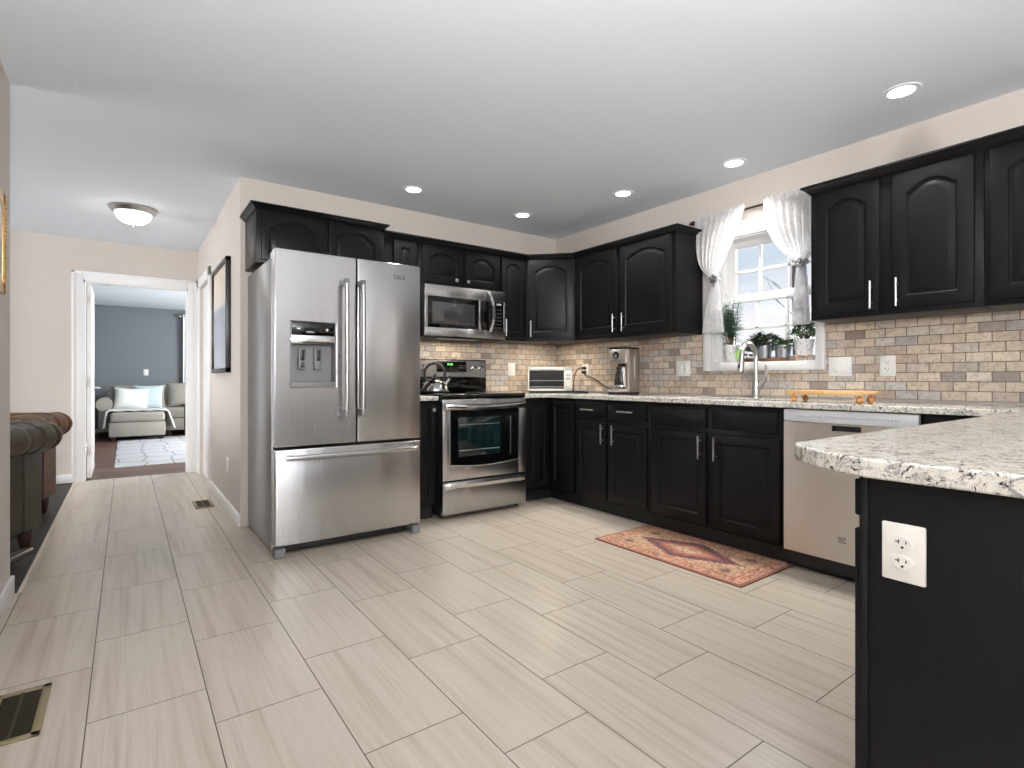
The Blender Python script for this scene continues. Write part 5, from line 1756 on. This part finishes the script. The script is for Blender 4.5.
# ------------------------------------------------------------------ far room seen through the doorway
sf = thing('sectional_sofa', 'grey sectional sofa with a chaise in the far room', 'sofa', (0.6, 11.8, 0))
obj('chaise_base', MB().box(-0.23, 0.55, 10.92, 12.55, 0.07, 0.31, 0.02, 3), M['sofagrey'], sf, True)
obj('chaise_cushion', MB().box(-0.215, 0.545, 10.90, 12.2, 0.31, 0.475, 0.05, 4), M['sofagrey'], sf, True)
obj('seat_base', MB().box(0.56, 2.4, 11.55, 12.55, 0.09, 0.31, 0.02, 3), M['sofagrey'], sf, True)
obj('seat_cushion', MB().box(0.56, 1.45, 11.53, 12.25, 0.31, 0.49, 0.05, 4), M['sofagrey'], sf, True)
obj('seat_cushion', MB().box(1.46, 2.35, 11.53, 12.25, 0.31, 0.49, 0.05, 4), M['sofagrey'], sf, True)
obj('back_frame', MB().box(-0.30, 2.4, 12.40, 12.64, 0.09, 0.82, 0.05, 4), M['sofagrey'], sf, True)
mb = MB()
obj('arm', mb.box(-0.40, -0.235, 11.77, 12.64, 0.09, 0.60, 0.03).tube([(-0.31, 11.72, 0.58), (-0.31, 12.66, 0.58)], 0.12, 20), M['sofagrey'], sf, True)


def cushion(c0, w, h, d, tilt, ang=0.0, yaw=0.0):
    Mx = Matrix.Translation(c0) @ Matrix.Rotation(yaw, 4, 'Z') @ Matrix.Rotation(tilt, 4, 'X') @ Matrix.Rotation(ang, 4, 'Y')
    mb = MB()
    def fn(sgn):
        def g(u, v):
            a, b_ = u * 2 - 1, v * 2 - 1
            k = (1 - abs(a) ** 3) * (1 - abs(b_) ** 3)
            pin = 1 - 0.07 * (1 - abs(b_) ** 2) * abs(a) ** 4
            pin2 = 1 - 0.07 * (1 - abs(a) ** 2) * abs(b_) ** 4
            return Mx @ Vector((a * w / 2 * pin, sgn * d / 2 * (k ** 0.6), b_ * h / 2 * pin2))
        return g
    mb.grid(18, 18, fn(-1))
    mb.grid(18, 18, fn(1))
    bmesh.ops.remove_doubles(mb.bm, verts=mb.bm.verts[:], dist=0.0006)
    return mb


obj('back_cushion', cushion((0.20, 12.33, 0.70), 0.86, 0.46, 0.24, -0.2), M['sofagrey'], sf, True, smooth=80)
obj('back_cushion', cushion((1.02, 12.33, 0.72), 0.78, 0.50, 0.26, -0.2), M['sofagrey'], sf, True, smooth=80)
obj('back_cushion', cushion((1.85, 12.33, 0.72), 0.80, 0.50, 0.26, -0.2), M['sofagrey'], sf, True, smooth=80)
for (x, y) in ((-0.17, 10.99), (0.48, 10.99), (0.64, 11.62), (2.3, 11.62), (-0.2, 12.6), (2.3, 12.6)):
    obj('foot', MB().box(x - 0.035, x + 0.035, y - 0.035, y + 0.035, 0.008 if y < 11.3 else -0.002, 0.10, 0.004), M['blackmatte'], sf, True)
tag(obj('throw_pillow', cushion((0.08, 12.02, 0.665), 0.52, 0.42, 0.15, -0.32, 0.08), M['pillowwhite'], smooth=80), 'white throw pillow in front on the chaise', 'pillow', 'pillows on the sofa')
tag(obj('throw_pillow', cushion((0.34, 12.15, 0.69), 0.46, 0.46, 0.14, -0.25, 0.03), M['pillowblue'], smooth=80), 'pale blue throw pillow behind the white one on the chaise', 'pillow', 'pillows on the sofa')


def throw_fn(u, v):
    # drapes over the chaise from side to side
    s_ = -0.36 + u * 1.46          # arc length across
    y = 10.97 + v * 0.75 + 0.05 * math.sin(u * 5)
    top = 0.487
    xl, xr = -0.235, 0.56
    if s_ < 0.0: x, z = xl - 0.02 - 0.10 * (-s_) ** 1.0, top - 0.01 + s_ * 0.72
    elif s_ > (xr - xl): e = s_ - (xr - xl); x, z = xr + 0.02 + 0.30 * e, top - 0.01 - e * 0.95
    else: x, z = xl + s_, top + 0.006 * math.sin(s_ * 30 + v * 4)
    z += 0.012 * math.sin(v * 14 + u * 3) * (0.4 if 0 <= s_ <= (xr - xl) else 1)
    x += 0.015 * math.sin(v * 16) if not (0 <= s_ <= (xr - xl)) else 0
    return (x, y, z)


th = obj('throw_blanket', MB().grid(70, 30, throw_fn), M['throw'], None, smooth=80)
so = th.modifiers.new('thickness', 'SOLIDIFY')
so.thickness = 0.018
so.offset = 1
tag(th, 'white throw blanket draped across the grey chaise', 'blanket')
tb = thing('side_table', 'small black side table beside the chaise', 'table', (1.0, 11.15, 0))
obj('table_top', MB().box(0.80, 1.25, 10.98, 11.36, 0.545, 0.575, 0.004), M['blackmatte'], tb, True)
for (x, y) in ((0.875, 11.0), (1.22, 11.0), (0.875, 11.34), (1.22, 11.34)): obj('leg', MB().box(x - 0.02, x + 0.02, y - 0.02, y + 0.02, 0.008, 0.55), M['blackmatte'], tb, True)
r2 = obj('area_rug', MB().box(-0.11, 2.2, 7.70, 11.3, 0, 0.008, 0.003), M['palerug'])
r2.location = (0, 0, -0.001)
tag(r2, 'pale trellis-pattern area rug on the wood floor of the far room', 'rug')
cr_ = thing('curtain_rod', 'metal curtain rod on the slate blue wall of the far room', 'curtain rod', (1.5, 12.7, 2.3))
obj('rod', MB().cyl((0.90, 12.70, 2.30), (2.3, 12.70, 2.30), 0.012, n=12), M['nickel'], cr_, True)
obj('finial', MB().sphere((0.885, 12.70, 2.30), 0.028), M['nickel'], cr_, True)
obj('bracket', MB().box(0.99, 1.01, 12.69, 12.80, 2.29, 2.31), M['nickel'], cr_, True)
wc = thing('window_curtain', 'long white curtain on the slate blue wall of the far room', 'curtain', (1.3, 12.69, 0.1))
obj('cloth', MB().grid(60, 8, lambda u, v: (0.94 + 0.75 * u, 12.69 + 0.028 * math.sin(u * 40 + v), 2.335 - 2.2 * v)), M['curtain'], wc, True, smooth=80)
sd = thing('smoke_detector', 'small dark round detector on the far room ceiling', 'detector', (-0.226, 9.84, H))
obj('base', MB().lathe([(0.07, 0), (0.07, -0.02), (0.05, -0.035), (0, -0.036)], (-0.226, 9.84, H), 28), M['greyplastic'], sd, True)
